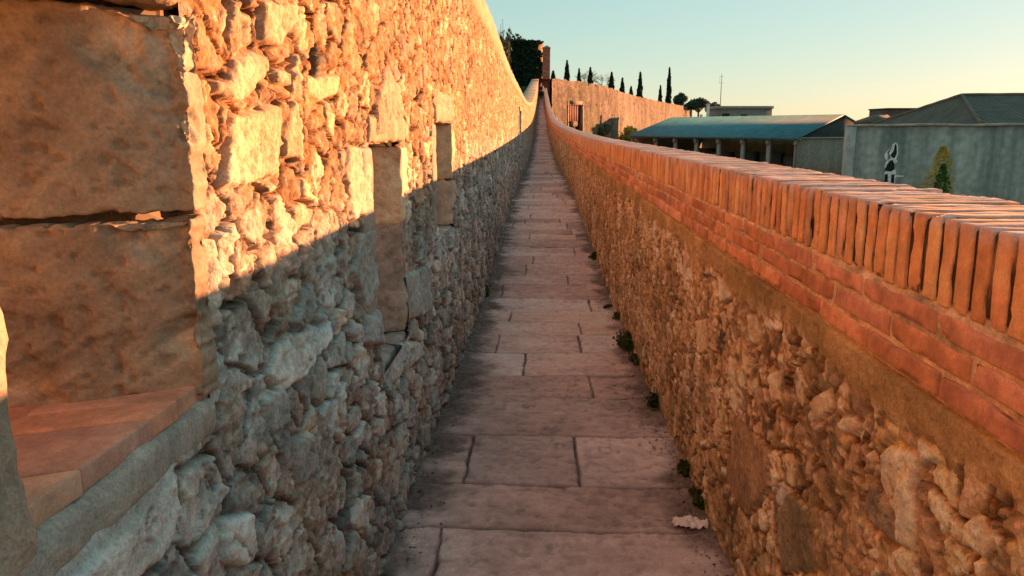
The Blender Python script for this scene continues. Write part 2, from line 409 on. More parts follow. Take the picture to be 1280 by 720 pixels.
def rubble(u, v, seed, su, sv, amp, stones, pal, palmix, mort_c, sharp=.010, keep=.62, gap=.004, warp=.022, level=None, chip=1.0, crack=1.0, relief=None, line=.6, lnd=1.0, tilt=1.0, mort=-.010, mvar=1.0, fleck=.45, spread=.86):
    """height (m) and colour of random rubble masonry"""
    wu = warp * fbm2(u * 9, v * 9, seed + 50, 4, .62); wv = warp * fbm2(u * 9 + 40, v * 9, seed + 60, 4, .62)
    bd, sid, du, dv = voronoi(u + wu, v + wv, su, sv, seed, keep)
    r1 = hsh(sid * 99991, 3, 1, seed); r2 = hsh(sid * 99991, 5, 2, seed); r3 = hsh(sid * 99991, 7, 3, seed); r4 = hsh(sid * 99991, 9, 4, seed)
    n1 = fbm2(u * 16, v * 16, seed + 1, 4); n2 = fbm2(u * 60, v * 60, seed + 2, 3); n4 = fbm2(u * 150, v * 150, seed + 7, 2); n5 = fbm2(u * 8, v * 8, seed + 8, 3); n3 = fbm2(u * 3.1, v * 3.1, seed + 3, 3)
    rdg = np.abs(fbm2(u * 26 + r1 * 30, v * 20 + r2 * 30, seed + 4, 3))
    # mortar with small pinning stones pressed into it
    bd2, sid2, _, _ = voronoi(u + wu * .6, v + wv * .6, .034, .028, seed + 9, .75, 1)
    e2 = smooth(.001, .008, bd2)
    # faceted, broken faces: the lowest of three tilted planes per stone
    R_ = [hsh(sid * 99991, 11 + q, 1, seed) - .5 for q in range(6)]
    amp = amp * (relief if relief is not None else np.ones(u.shape))
    hs = amp * (r1 * 1.4 - .5) + tilt * ((r2 - .5) * .22 * du + (r3 - .5) * .26 * dv)
    for q in (0, 2, 4):
        sl = (.55 if q < 4 else .35) * tilt
        hs = np.minimum(hs, amp * (r1 * 1.4 - .5) + .006 + .008 * hsh(sid * 99991, 30 + q, 1, seed) + sl * (R_[q] * 1.5 * du + R_[q + 1] * 1.5 * dv))
    wu3 = .012 * fbm2(u * 30, v * 30, seed + 70, 2)
    b3, i3, du3, dv3 = voronoi(u + wu3 + r1 * 3, v - wu3 + r2 * 3, .052, .036, seed + 40, .8, 1)
    b4, i4, du4, dv4 = voronoi(u + wu3 * .6, v + wu3 * .6, .021, .016, seed + 41, .8, 1)
    k3 = [hsh(i3 * 99991, q, 1, seed) - .5 for q in range(3)]; k4 = [hsh(i4 * 99991, q, 1, seed) - .5 for q in range(3)]
    ch = chip * smooth(.25, .6, r4) * (.008 * k3[0] + .30 * k3[1] * du3 + .30 * k3[2] * dv3) + chip * (.0030 * k4[0] + .22 * k4[1] * du4 + .22 * k4[2] * dv4)
    hs = hs + .0015 * n1 + .0020 * n2 - .004 * min(1, chip * 1.2) * rdg + .0018 * n4 + ch
    lay_ = fbm2(u * 8 + r2 * 40, v * 45 + r1 * 20, seed + 6, 3)
    hs = hs + .0035 * np.sign(lay_) * smooth(.0, .10, np.abs(lay_)) * (r3 > .55)
    hs = hs - 1.25 * (amp + .008 * lnd) * (1 - smooth(0, gap + sharp * (.4 + r2), bd))
    lvl = (mort + amp * .55 * mvar * np.clip(n3 * 1.7 + .35 * n5, -.9, .9) - .3 * amp * (relief is not None)) if level is None else level
    hm = lvl + .007 * n1 + .0055 * n2 + .0025 * n4 + e2 * (.010 * hsh(sid2 * 99991, 1, 1, seed) - .002)
    deep = smooth(.14, .34, fbm2(u * 7 + 9, v * 7, seed + 21, 3)) * smooth(.016, .004, bd)
    hm = hm - .030 * deep
    ck = np.abs(fbm2(u * 6 + .5 * n5, v * 9, seed + 80, 4))
    ckm = smooth(.03, .006, ck) * smooth(.05, .25, fbm2(u * 4 + 31, v * 4, seed + 81, 3)) * crack
    hole = (.5 + .5 * lnd) * smooth(.30, .40, fbm2(u * 11 + 5, v * 13, seed + 84, 3)) * smooth(.03, .008, bd) * crack
    hs = hs - .016 * ckm - .04 * hole; hm = hm - .014 * ckm - .04 * hole
    pit = smooth(.20, .34, fbm2(u * 34, v * 34, seed + 82, 2)) * crack
    hm = hm - .010 * pit
    ln_ = smooth(.0055, .0015, np.abs(bd - .004)) * smooth(-.10, .12, fbm2(u * 5 + 77, v * 5, seed + 83, 3) + (line - .6)) * (crack > 0)
    hs = hs - .020 * lnd * ln_; hm = hm - .018 * lnd * ln_
    e = smooth(-.001, .0015, hs - hm)
    h = np.maximum(hs, hm)
    A = np.array([pal[k] for k in palmix])
    ci = np.minimum((r4 * len(A)).astype(int), len(A) - 1)
    cs = A[ci] * (.93 - spread / 2 + spread * r2)[..., None]
    cs = cs * (1 + .28 * n1 + .36 * n2 + .34 * n4)[..., None]
    cm = np.array(mort_c) * (1 + .45 * n3 + .4 * n1 + .45 * n2 + .3 * n4)[..., None]
    c2 = A[np.minimum((hsh(sid2 * 99991, 2, 2, seed) * len(A)).astype(int), len(A) - 1)]
    cm = cm * (1 - fleck * e2[..., None]) + c2 * (.9 * fleck) * (.6 + .9 * hsh(sid2 * 99991, 6, 2, seed))[..., None] * e2[..., None]
    cm = cm * (1 - .45 * deep[..., None])
    cs = cs * (1 + .30 * k3[0] + .22 * k4[0])[..., None]
    c = cm * (1 - e[..., None]) + cs * e[..., None]
    c = c * (1 - .5 * hole)[..., None] * (1 - .6 * ckm - .35 * pit * (1 - e))[..., None] * (1 - .74 * ln_[..., None] * np.array((.85, 1.0, 1.1)))
    for k, (nm, pts) in enumerate(stones):
        P = np.array(pts)
        m = (u > P[:, 0].min() - .05) & (u < P[:, 0].max() + .05) & (v > P[:, 1].min() - .05) & (v < P[:, 1].max() + .05)
        if not m.any(): continue
        uu, vv = u[m], v[m]
        sd = poly_inside(uu + .012 * fbm2(uu * 14, vv * 14, k, 3), vv + .012 * fbm2(uu * 14 + 9, vv * 14, k, 3), pts)
        ee = smooth(.0, .009, sd)
        cx, cy = P.mean(0)
        r = RS.rand(4)
        hh = amp[m] * (.45 + .35 * r[0]) + (r[1] - .5) * .08 * (uu - cx) + (r[2] - .5) * .12 * (vv - cy) + .005 * n1[m] + .0035 * n2[m] - .006 * rdg[m] + .002 * n4[m] + .6 * ch[m] - .012 * ckm[m] + .006 * min(1, lnd + .1) * np.sqrt(np.clip(sd, 0, .02) / .02)
        ring = smooth(-.016, -.004, sd) * (1 - ee)
        h0 = h[m] - .012 * ring
        h[m] = h0 * (1 - ee) + hh * ee
        cc = np.array(pal[nm]) * (1 + .3 * n1[m] + .3 * n2[m] + .2 * n4[m] + .25 * k3[0][m] - .5 * ckm[m])[..., None]
        c[m] = c[m] * (1 - ee[..., None]) + cc * ee[..., None]
    # lichen / grime clouds that belong to the stone
    grime = smooth(.10, .55, fbm2(u * 1.7 + 3, v * 1.7, seed + 31, 4))
    c = c * (1 - .22 * grime[..., None])
    return h, np.clip(c, .01, .85), e

# ---- left wall
wall = tag(empty('stone_wall', (-.9, 10, -1.6)), 'tall rubble stone wall with loopholes along the left of the walkway, its upper part in orange sun', 'wall')
def left_face(ys, rows, seed):
    zb = z_path(ys) - .15; zt = z_left(ys) - .02
    t = np.linspace(0, 1, rows)
    Yg, T = np.meshgrid(ys, t, indexing='ij')
    Z = zb[:, None] + T * (zt - zb)[:, None]
    h, c, e = rubble(Yg, Z, 3, .110, .086, .024, LEFT_STONES, PAL_L, ['pale', 'cream', 'pink', 'ochre', 'grey', 'cream', 'ochre', 'pale', 'brown'], PAL_L['mortar'], sharp=.006, gap=.006, relief=.27 + .50 * smooth(.1, -.6, Z), mort=.0, mvar=1.2, fleck=.6, line=.80)
    # lime wash smear under the near sill and a darker foot
    sm = smooth(.055, .035, np.abs(Z + .52 + .02 * noise2(Yg * 9, Z * 9, 5))) * smooth(1.32, 1.2, Yg) * smooth(.6, .75, Yg)
    h = h * (1 - .9 * sm) + .004 * sm
    c = c * (1 - sm[..., None]) + np.array((.40, .385, .32)) * sm[..., None]
    shade_mix = smooth(.05, -.62, Z + .28 * fbm2(Yg * 2.2, Z * 2.2, 37, 3)) * (.62 + .5 * fbm2(Yg * 7, Z * 7, 38, 3))  # cool pale tone of the shaded lower wall painted into its colour
    shade_mix = np.clip(shade_mix, 0, .86) * (.80 + .20 * e)
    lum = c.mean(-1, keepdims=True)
    c = c * (1 - shade_mix[..., None]) + (np.minimum(lum * 2.5, .40 + lum * .95) * np.array((.87, 1.0, .95)) + .01) * shade_mix[..., None]
    h = h - .004
    for (a, b, z0, z1) in LOOPS:
        q = np.maximum(np.maximum(a - Yg, Yg - b), np.maximum(z0 - Z, Z - z1))
        kq = smooth(.055, .012, q); h = h * (1 - kq) + np.minimum(h, -.008) * kq
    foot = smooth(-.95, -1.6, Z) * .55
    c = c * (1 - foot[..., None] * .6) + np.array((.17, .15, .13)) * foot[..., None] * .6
    far = np.clip(1.0 - (Yg - 30) / 80, .5, 1)
    X = left_x(Yg, Z) + h * far
    V = np.stack([X, Yg, Z], -1)
    yc = .5 * (Yg[:-1, :-1] + Yg[1:, 1:]); zc = .5 * (Z[:-1, :-1] + Z[1:, 1:])
    mask = np.ones(yc.shape, bool)
    for (a, b, z0, z1) in LOOPS:
        mask &= ~((yc > a - .004) & (yc < b + .012) & (zc > z0 - .004) & (zc < z1 + .004))
    return V, c, grid_faces(len(ys), rows, mask, True)
ysA = np.concatenate([np.linspace(-2.5, .5, 110), y_steps(.51, 12, .0042, .0032)])
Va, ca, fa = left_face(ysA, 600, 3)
ysB = y_steps(ysA[-1], 92, .05, .0045)
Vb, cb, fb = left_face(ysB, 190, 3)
na = Va.reshape(-1, 3)
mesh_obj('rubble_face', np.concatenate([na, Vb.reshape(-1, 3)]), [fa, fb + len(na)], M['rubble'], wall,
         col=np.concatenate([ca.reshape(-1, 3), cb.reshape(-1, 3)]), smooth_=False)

# solid core behind the face, open at the loopholes
mb = MB()
cuts = sorted(set([-2.5, .0, 2, 4, 6, 9, 12, 16, 20, 25, 30, 35, 40, 46, 52, 60, 68, 76, 84, 92] + [v for l in LOOPS for v in (l[0] - .03, l[1] + .02)]))
for a, b in zip(cuts[:-1], cuts[1:]):
    m_ = .5 * (a + b)
    hole = [l for l in LOOPS if l[0] - .03 <= m_ <= l[1] + .02]
    segs = [(GROUND_Z - .3, None)] if not hole else [(GROUND_Z - .3, hole[0][2] - .06), (hole[0][3] + .03, None)]
    for z0, z1 in segs:
        V = []
        for y in (a, b):
            lh = float(L_half(y)); zt = float(z_left(y)) - .06 if z1 is None else z1
            V += [(-lh - .045, y, z0), (-lh - .75, y, z0), (-lh - .75, y, zt), (-lh - .045, y, zt)]
        mb.add(V, [(0, 1, 2, 3), (7, 6, 5, 4), (0, 4, 5, 1), (1, 5, 6, 2), (2, 6, 7, 3), (3, 7, 4, 0)], (.4, .3, .2))
mb.build('wall_core', M['core'], wall)

# flat mortared coping along the top
ysC = np.concatenate([np.linspace(-2.5, 4, 30), y_steps(4.05, 92, .04, .006)])
cp = [(-.76, -.20), (-.76, .0), (-.70, .03), (.0, .012), (.018, -.012), (.02, -.06), (.022, -.16), (.012, -.255), (-.03, -.265)]
V = []; C_ = []
band = np.interp(ysC, [0, 9, 17, 25, 40, 92], [1, 1, .75, .5, .4, .4])
for s, (dx, dz) in enumerate(cp):
    z = z_left(ysC) + dz * band
    n = fbm2(ysC * 6, ysC * 0 + s * 2.3, 71, 4); n2 = fbm2(ysC * 25, ysC * 0 + s * 3.3, 73, 3)
    V.append(np.stack([-L_half(ysC) + dx + .010 * n + .006 * n2, ysC, z + .012 * n], -1))
    C_.append(np.array((.47, .35, .23)) * (1 + .35 * n + .3 * n2)[:, None])
V = np.stack(V, 1); C_ = np.stack(C_, 1)
mesh_obj('coping', V, grid_faces(len(ysC), len(cp), None, False), M['rubble'], wall, C_.reshape(-1, 3))

# dressed stones around the loopholes
def dressed(name, size, centre, rotz=0, tilt=(0, 0), res=.02, r=.012, amp=.006, seed=1, col=(.33, .27, .20), var=.3, mat='block', parent=None, chip=None, label=None, tooled=False, shear=0.0):
    P, F, N = roundbox(*size, res, r)
    o = np.array(centre)
    q = P * 1.0 + seed * 3.7
    n = fbm3(q * 9, seed, 3); n2 = fbm3(q * 38, seed + 3, 3); n3 = fbm3(q * 2.5, seed + 5, 2)
    d = amp * (n * 1.2 + .5 * n2 + .8 * n3)
    tool = 0
    if tooled:      # slanting pick marks, pits and flaked patches
        U_, V_ = P[:, 0], P[:, 2]
        pk = fbm2((U_ * .8 + V_ * .6) * 16, (V_ * .8 - U_ * .6) * 90, seed + 11, 3)
        fl = fbm2(U_ * 7, V_ * 9, seed + 12, 4); pt_ = smooth(.22, .36, fbm2(U_ * 55, V_ * 55, seed + 13, 2))
        tool = .6 * pk; d = d + .0042 * pk + .004 * np.round(fl * 4) / 4 - .005 * pt_ + .0025 * fbm2(U_ * 40, V_ * 34, seed + 14, 3)
    P2 = P + N * d[:, None]
    c = np.array(col) * (1 + var * (n + .7 * n3) + .25 * n2 + .35 * tool)[:, None]
    if tooled: c = c * (1 + .22 * fl - .25 * pt_)[:, None]
    if chip is not None:
        for (cx, cy, cz, rr) in chip:
            dd = np.linalg.norm((P - np.array((cx, cy, cz))) * np.array((1, 1, 1)), axis=1) + .03 * n2 + .03 * n
            k = smooth(rr, rr * .55, dd)
            P2 = P2 - N * (k * (.016 + .012 * n2 + .01 * n))[:, None]
            c = c * (1 + .35 * k * (1 + 1.5 * n2))[:, None]
    ca, sa = math.cos(rotz), math.sin(rotz)
    R = Matrix.Rotation(rotz, 3, 'Z') @ Matrix.Rotation(tilt[0], 3, 'X') @ Matrix.Rotation(tilt[1], 3, 'Y')
    P3 = P2 @ np.array(R).T
    if shear: P3[:, 1] += shear * np.minimum(P3[:, 0] - size[0] / 2 + .03, 0)
    P3 = P3 + o
    ob = mesh_obj(name, P3, F, M[mat], parent, np.clip(c, .01, .8))
    if label: ob['label'] = label
    return ob
# near loophole: far jamb of two great blocks (their faces look back at us), a near jamb, a lintel and a brick sill
def jamb(name, y, z0, z1, seed, col, chip=None, depth=.66, thick=.20, rot=.075, tilt=(0, 0), proud=.012, xf=None, res=.011, amp=.006, label=None):
    xf = -.6 + proud
    return dressed(name, (depth, thick, z1 - z0), (xf - depth / 2, y + thick / 2, (z0 + z1) / 2), rot, tilt, res, .010, amp, seed, col, .28, 'block', wall, chip, label)
dressed('jamb_block', (.72, .066, .332), (-.590 - .36, 1.385, .026), 0, (0, .006), .0046, .007, .003, 3, (.37, .295, .205), .22, 'block', wall, [(.31, -.03, .105, .095), (.34, -.03, .15, .06), (.25, -.03, .12, .05), (.355, -.03, -.02, .03), (-.05, -.03, .165, .05)], 'large smooth block with a chipped upper corner', True, .60)
dressed('jamb_block', (.72, .068, .325), (-.590 - .36, 1.368, -.312), 0, (0, -.008), .0046, .010, .008, 5, (.40, .30, .20), .30, 'block', wall, [(.1, -.03, -.15, .09), (-.1, -.03, -.16, .10), (.3, -.03, .14, .06), (.33, -.03, -.05, .05), (-.25, -.03, .14, .08), (-.2, -.03, -.12, .1)], 'rough weathered lower block', True, .62)
dressed('mortar_joint', (.70, .05, .085), (-.612 - .35, 1.418, -.147), 0, (0, .02), .006, .012, .020, 7, (.20, .135, .08), .5, 'rubble', wall, None, None, False, .61)
mb = MB(); mb.prism([(-.64, 1.398), (-.64, 1.47), (-1.30, 1.47), (-1.30, 1.01)], -.60, .34, (.3, .25, .2)); mb.build('jamb_backing', M['core'], wall)
dressed('jamb_block', (.55, .30, .86), (-.592 - .275, .862 - .15, -.17), 0, (0, 0), .016, .03, .012, 9, (.42, .34, .25), .3, 'rubble', wall)
dressed('lintel', (.66, .66, .12), (-.585 - .35, 1.09, .266), 0, (.0, 0), .016, .02, .022, 11, (.36, .28, .18), .4, 'rubble', wall)
dressed('sill_bed', (.66, .58, .066), (-.594 - .33, 1.09, -.515), 0, (0, .0), .012, .016, .009, 13, (.40, .375, .31), .35, 'rubble', wall)
sb = MB()
for k, (y0, y1) in enumerate([(.80, .972), (.98, 1.165), (1.173, 1.262), (1.27, 1.40)]):
    P, F, N = roundbox(.33, y1 - y0, .036, .010, .004)
    q = P + k * 3.1; n = fbm3(q * 12, 4, 3); n2 = fbm3(q * 45, 5, 2)
    P = P + N * (.003 * n + .0014 * n2)[:, None] + np.array((-.597 - .165 - .004 * k, (y0 + y1) / 2, -.462 - .0015 * k))
    P[:, 1] += .40 * np.minimum(P[:, 0] + .60, 0); P[:, 0] -= .012 * np.clip((1.3 - P[:, 1]) / .4, 0, 1.4) * (P[:, 0] > -.7)
    sb.add(P, F, np.array([(.66, .40, .26), (.55, .31, .22), (.72, .35, .21), (.70, .37, .24)][k]) * (1 + .35 * n + .2 * n2)[:, None])
sb.build('brick_sill', M['brick'], wall, True)
sb2 = MB()
for k in range(4):
    P, F, N = roundbox(.31, .15, .036, .03, .006)
    n = fbm3((P + k) * 12, 4, 3)
    sb2.add((P + N * (.003 * n)[:, None] + np.array((-.97, .94 + k * .16, -.464))) @ np.array([(1, 0, 0), (0, 1, 0), (0, 0, 1.0)]) + np.array((0, 1, 0)) * (.40 * (P[:, :1] - .37)), F, np.array((.60, .26, .16)) * (1 + .3 * n)[:, None])
sb2.build('brick_sill', M['brick'], wall, True)
# the farther loopholes
for k, (a, b, z0, z1) in enumerate(LOOPS[1:]):
    s = 1 + k
    big = 1 if k < 2 else 2.2
    mid = z0 + (z1 - z0) * (.60 if k == 0 else .45)
    lh = float(L_half(b))
    cols = [(.74, .52, .34), (.46, .39, .32)] if k != 1 else [(.74, .52, .33), (.58, .46, .36)]
    for i, (q0, q1) in enumerate([(mid, z1), (z0, mid)]):
        dressed('jamb_block', (.62, .16 * big, q1 - q0 - .008), (-lh - .002 - .31, b + .08 * big, (q0 + q1) / 2 - (.018 if k == 0 and i == 0 else 0)), 0, (0, 0), (.012 if k == 0 else .018) * big, .014, .012, 20 + 3 * k + i, cols[i], .4, 'block', wall, None, None, True, .55)
        dressed('jamb_block', (.62, .16 * big, q1 - q0 - .008), (-float(L_half(a)) + .006 - .31, a - .08 * big, (q0 + q1) / 2), 0, (0, 0), .022 * big, .02, .012, 40 + 3 * k + i, (.36, .31, .25), .3, 'block', wall, None, None, False, -.2)
    dressed('lintel', (.6, b - a + .10, .10), (-lh + .012 - .3, (a + b) / 2, z1 + .055), 0, (0, 0), .03, .02, .014, 60 + k, (.44, .33, .22), .3, 'rubble', wall)
    dressed('sill', (.6, b - a + .06, .08), (-lh - .004 - .3, (a + b) / 2, z0 - .042), 0, (0, 0), .014 if k < 2 else .03, .022, .016, 70 + k, (.46, .41, .35), .4, 'rubble', wall)

# ---- right parapet
par = tag(empty('parapet_wall', (.82, 10, -1.6)), 'low rubble parapet topped with red brick courses and an upright brick coping on the right', 'wall')
ys = np.concatenate([np.linspace(-2.5, .7, 90), y_steps(.71, 92, .0046, .0040)])
rows = 250
zb = z_path(ys) - .12; zt = z_par(ys) - .27
t = np.linspace(0, 1, rows); Yg, T = np.meshgrid(ys, t, indexing='ij')
Z = zb[:, None] + T * (zt - zb)[:, None]
h, c, e = rubble(Yg, Z, 17, .088, .080, .0036, RIGHT_STONES, {**PAL_R, 'tan': (.74, .53, .32), 'ochre': (.66, .46, .22), 'mauve': (.64, .45, .32)},
                 ['tan', 'pale', 'brown', 'mauve', 'pale', 'bright', 'tan', 'greyd', 'ochre'], (.42, .29, .145), sharp=.004, keep=.62, gap=.006, warp=.040, chip=.16, crack=.8, line=.66, lnd=.42, tilt=.2, mort=.0004, mvar=1.2, fleck=.8, spread=1.2)
zr = Z - (z_par(ys)[:, None])
band_lo = -.385 + .035 * fbm2(Yg * 3, Yg * 0, 81, 3)
sm = smooth(band_lo - .03, band_lo + .02, zr) 
h = h * (1 - .85 * sm) + (.004 + .006 * fbm2(Yg * 14, Z * 14, 83, 4) + .003 * fbm2(Yg * 60, Z * 60, 84, 2)) * sm
c = c * (1 - sm[..., None]) + (np.array((.42, .30, .14)) * (1 + .5 * fbm2(Yg * 5, Z * 5, 85, 4))[..., None]) * sm[..., None]
moss = smooth(.05, .5, fbm2(Yg * 2.2, Z * 2.2, 87, 4) + .35 * smooth(-1.15, -1.5, Z - (z_path(ys) + 1.5)[:, None]))
c = c * (1 - .38 * moss[..., None]) + np.array((.12, .11, .04)) * .38 * moss[..., None]
c = c * 1.12
# sunk behind the brick courses near the top
tuck = smooth(-.312, -.304, zr)
X = R_half(ys)[:, None] - h * np.clip(1 - (Yg - 30) / 80, .5, 1) * (1 - tuck) + .03 * tuck
c = np.clip(c, .01, .8)
mesh_obj('rubble_face', np.stack([X, Yg, Z], -1), grid_faces(len(ys), rows, None, False), M['rubble_right'], par, c.reshape(-1, 3), False)
mb = MB()
cuts = [-2.5, 0, 3, 6, 9, 12, 16, 20, 25, 30, 35, 40, 46, 52, 60, 68, 76, 84, 92]
for a, b in zip(cuts[:-1], cuts[1:]):
    V = []
    for y in (a, b):
        r_ = float(R_half(y)); zt_ = float(z_par(y)) - .30
        V += [(r_ + .05, y, GROUND_Z - .3), (r_ + .27, y, GROUND_Z - .3), (r_ + .27, y, zt_), (r_ + .05, y, zt_)]
    mb.add(V, [(3, 2, 1, 0), (4, 5, 6, 7), (1, 5, 4, 0), (2, 6, 5, 1), (3, 7, 6, 2), (0, 4, 7, 3)], (.4, .3, .2))
mb.build('wall_core', M['core'], par)

# mortar bed of the brickwork
ysM = np.concatenate([np.linspace(-2.5, .8, 40), y_steps(.81, 92, .008, .006)])
pf = [(.26, -.31), (.272, -.15), (.272, -.02), (.264, -.007), (.012, -.007), (.006, -.013), (.0055, -.06), (.006, -.135), (.007, -.141), (.006, -.147), (.002, -.152), (.003, -.19), (.0025, -.24), (.002, -.29), (.012, -.318)]
V = []; C_ = []
for s, (dx, dz) in enumerate(pf):
    n = fbm2(ysM * 22, ysM * 0 + s * 1.9, 91, 4)
    zz = z_par(ysM) + dz
    V.append(np.stack([R_half(ysM) + dx + (.0016 * n if 4 < s else 0), ysM, zz + (.004 * n if 2 < s < 5 else 0)], -1))
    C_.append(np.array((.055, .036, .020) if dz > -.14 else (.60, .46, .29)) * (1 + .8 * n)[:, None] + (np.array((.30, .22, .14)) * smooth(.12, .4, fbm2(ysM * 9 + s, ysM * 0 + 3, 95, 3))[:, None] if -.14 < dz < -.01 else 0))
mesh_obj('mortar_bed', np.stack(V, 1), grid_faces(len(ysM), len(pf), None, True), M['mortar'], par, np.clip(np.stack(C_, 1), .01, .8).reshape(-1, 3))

def brick_set(size_fn, y0, y1, gap, place, palette, seed, top=None):
    """bricks laid one after another along Y, detail falling with distance"""
    r = np.random.RandomState(seed); mb = MB(); y = y0; i = 0
    lod = {}
    while y < y1:
        sx, sy, sz = size_fn(r, i)
        d = max(.9, y)
        key = 0 if y < .7 else 1 if d < 3.2 else 2 if d < 9 else 3
        res = [.2, .0125, .045, .4][key]
        P, F, N = roundbox(sx, sy, sz, res, min(.0034, sy * .2))
        q = P + np.array((i * 1.7, i * .9, 3.3))
        n = fbm3(q * 16, seed, 3) ; n2 = fbm3(q * 60, seed + 1, 2) if key == 1 else n
        P = P + N * (.0018 * n + .0012 * n2)[:, None]
        if key == 1:    # spalled edges
            lim = np.abs(P) / (np.array((sx, sy, sz)) / 2)
            edge = (np.sort(lim, 1)[:, 1] > .84) * smooth(.05, .25, fbm3(q * 22, seed + 7, 2))
            P = P - N * (.0045 * edge)[:, None]
        P0z = P[:, 2].copy()
        P, base = place(P, y + sy / 2, i, r)
        col = np.array(palette[r.randint(len(palette))]) * (.78 + .40 * r.rand())
        mb.add(P, F, np.clip(col * (1 + .42 * n + .36 * n2)[:, None], .01, .85))
        if top is not None:
            k_ = smooth(.55, .95, P0z / (sz / 2)) * np.clip(.75 + .9 * n, 0, 1)
            c_ = mb.C[-1]; mb.C[-1] = c_ * (1 - k_[:, None]) + np.array(top) * (1 + .4 * n + .3 * n2)[:, None] * k_[:, None]  # sky sheen on the brick tops painted as a paler colour
        y += sy + gap * (1 if y < 40 else 1.5); i += 1
    return mb
RED = [(.62, .295, .155), (.68, .34, .18), (.58, .26, .135), (.70, .38, .22), (.64, .31, .165), (.50, .235, .14), (.60, .30, .19)]
ORA = [(.76, .42, .20), (.79, .46, .22), (.74, .38, .17), (.80, .50, .27), (.70, .36, .18), (.78, .44, .21), (.66, .41, .25)]
def pl_coping(P, y, i, r):
    a = (r.rand() - .5) * .022; b = (r.rand() - .5) * .03; g = (r.rand() - .5) * .02
    R = np.array(Matrix.Rotation(a, 3, 'X') @ Matrix.Rotation(g, 3, 'Z') @ Matrix.Rotation(b * .4, 3, 'Y'))
    P = P @ R.T
    sl = (float(z_par(y + .5)) - float(z_par(y - .5)))
    P[:, 2] += P[:, 1] * sl
    return P + np.array((float(R_half(y)) + .1425 + (r.rand() - .5) * .004, y, float(z_par(y)) - .0735 + (r.rand() - .5) * .004)), 0
brick_set(lambda r, i: (.285, .0405 + (r.rand() - .5) * .006, .145), -2.4, 90, .0125, pl_coping, ORA, 5, (.60, .46, .41)).build('brick_coping', M['brick'], par, True)
for k in range(3):
    def pl(P, y, i, r, k=k):
        sl = (float(z_par(y + .5)) - float(z_par(y - .5)))
        P = P.copy(); P[:, 2] += P[:, 1] * sl
        z = float(z_par(y)) - .155 - .0215 - k * .0500
        return P + np.array((float(R_half(y)) + .05 - [.0, .001, .004][k] + (r.rand() - .5) * .006, y, z + (r.rand() - .5) * .003)), 0
    brick_set(lambda r, i: (.10, .303 + (r.rand() - .5) * .05, .0405), -2.5 + [.045, .21, .10][k], 90, .011, pl, RED, 31 + k).build('brick_course', M['brick'], par, True)

# ---- walkway of stone slabs
rowsY = [-2.5, -1.9, -1.3, -.7, -.1, .45, 1.0, 1.5, 1.95, 2.38, 2.81, 3.21, 3.81, 4.49, 4.94, 5.5, 6.03, 6.46, 6.9, 7.4, 8.0]
joints = {10: [-.366, .95], 9: [.12], 11: [.30, .9], 12 - 1: [.9], 11 + 0: [.9], 13: [.323], 15: [-.31, .30], 16: [.33], 17: [-.25], 18: [.46], 14: [-.1]}
joints[9] = [-.366]; joints[10] = [.95]; joints[11] = [-.327, .18]; joints[12] = [.97]
r = random.Random(3)
while rowsY[-1] < 92: rowsY.append(rowsY[-1] + r.uniform(.42, .68))
rowsY = np.array(rowsY)
jx = np.full((len(rowsY), 3), 9.0)
for i in range(len(rowsY)):
    j = joints.get(i)
    if j is None: j = [r.uniform(-.5, .5)] if r.random() < .8 else [r.uniform(-.5, -.1), r.uniform(.1, .5)]
    for k, v in enumerate(j[:3]): jx[i, k] = v
ys = np.concatenate([np.linspace(-2.5, 1.6, 120), y_steps(1.61, 92, .0065, .0032)])
xs = np.linspace(-.72, .80, 200)
Yg, Xg = np.meshgrid(ys, xs, indexing='ij')
wy = .016 * fbm2(Xg * 3.2, Yg * 1.3, 101, 3) + .006 * fbm2(Xg * 14, Yg * 14, 102, 3)
wx = .014 * fbm2(Xg * 2 + 7, Yg * 6, 103, 3) + .006 * fbm2(Xg * 14, Yg * 14, 104, 3)
Yw, Xw = Yg + wy, Xg + wx
ri = np.clip(np.searchsorted(rowsY, Yw) - 1, 0, len(rowsY) - 2)
dy = np.minimum(Yw - rowsY[ri], rowsY[ri + 1] - Yw)
J = jx[ri]
dx = np.abs(Xw[..., None] - J).min(-1)
slab = ri * 4 + (Xw[..., None] > J).sum(-1)
bd = np.minimum(dy, dx)
s1 = hsh(slab, 1, 1, 5); s2 = hsh(slab, 2, 1, 5); s3 = hsh(slab, 3, 1, 5); s4 = hsh(slab, 4, 1, 5)
n1 = fbm2(Xg * 7, Yg * 7, 111, 4); n2 = fbm2(Xg * 30, Yg * 30, 112, 4); n0 = fbm2(Xg * 1.6, Yg * 1.6, 113, 3)
lay = fbm2(Xg * 5, Yg * 22, 114, 4)                    # split, layered face of the stone
gapw = .0015 + .005 * np.clip(.3 + noise2(Xg * 6, Yg * 6, 115) * 1.6, 0, 1)
e = smooth(gapw * .5, gapw + .006 + .010 * np.clip(noise2(Xg * 9, Yg * 9, 131), 0, 1), bd)
pits = smooth(.20, .36, fbm2(Xg * 26, Yg * 26, 132, 3)); crk = smooth(.022, .004, np.abs(fbm2(Xg * 2.6, Yg * 2.6, 133, 4))) * smooth(.12, .3, fbm2(Xg * 1.3 + 9, Yg * 1.3, 134, 2))
h = .010 * (s1 - .5) + (s2 - .5) * .012 * (Xg) * 2 + .004 * n1 + .0022 * n2 + .0028 * lay
step = smooth(-.012, .012, lay - .12 + .2 * (s3 - .5)) * .0025
h = h + step - .003 * pits - .004 * crk
h = h * e - (1 - e) * .018
c = np.array((.68, .585, .545)) * (.68 + .48 * s4)[..., None] * (1 + .16 * n1 + .22 * n2 + .28 * n0 + .18 * lay)[..., None]
c = c * (1 - .18 * (s3[..., None] - .5) * np.array((-.4, .2, .6)))
c = c * (1 - .22 * pits - .5 * crk)[..., None]
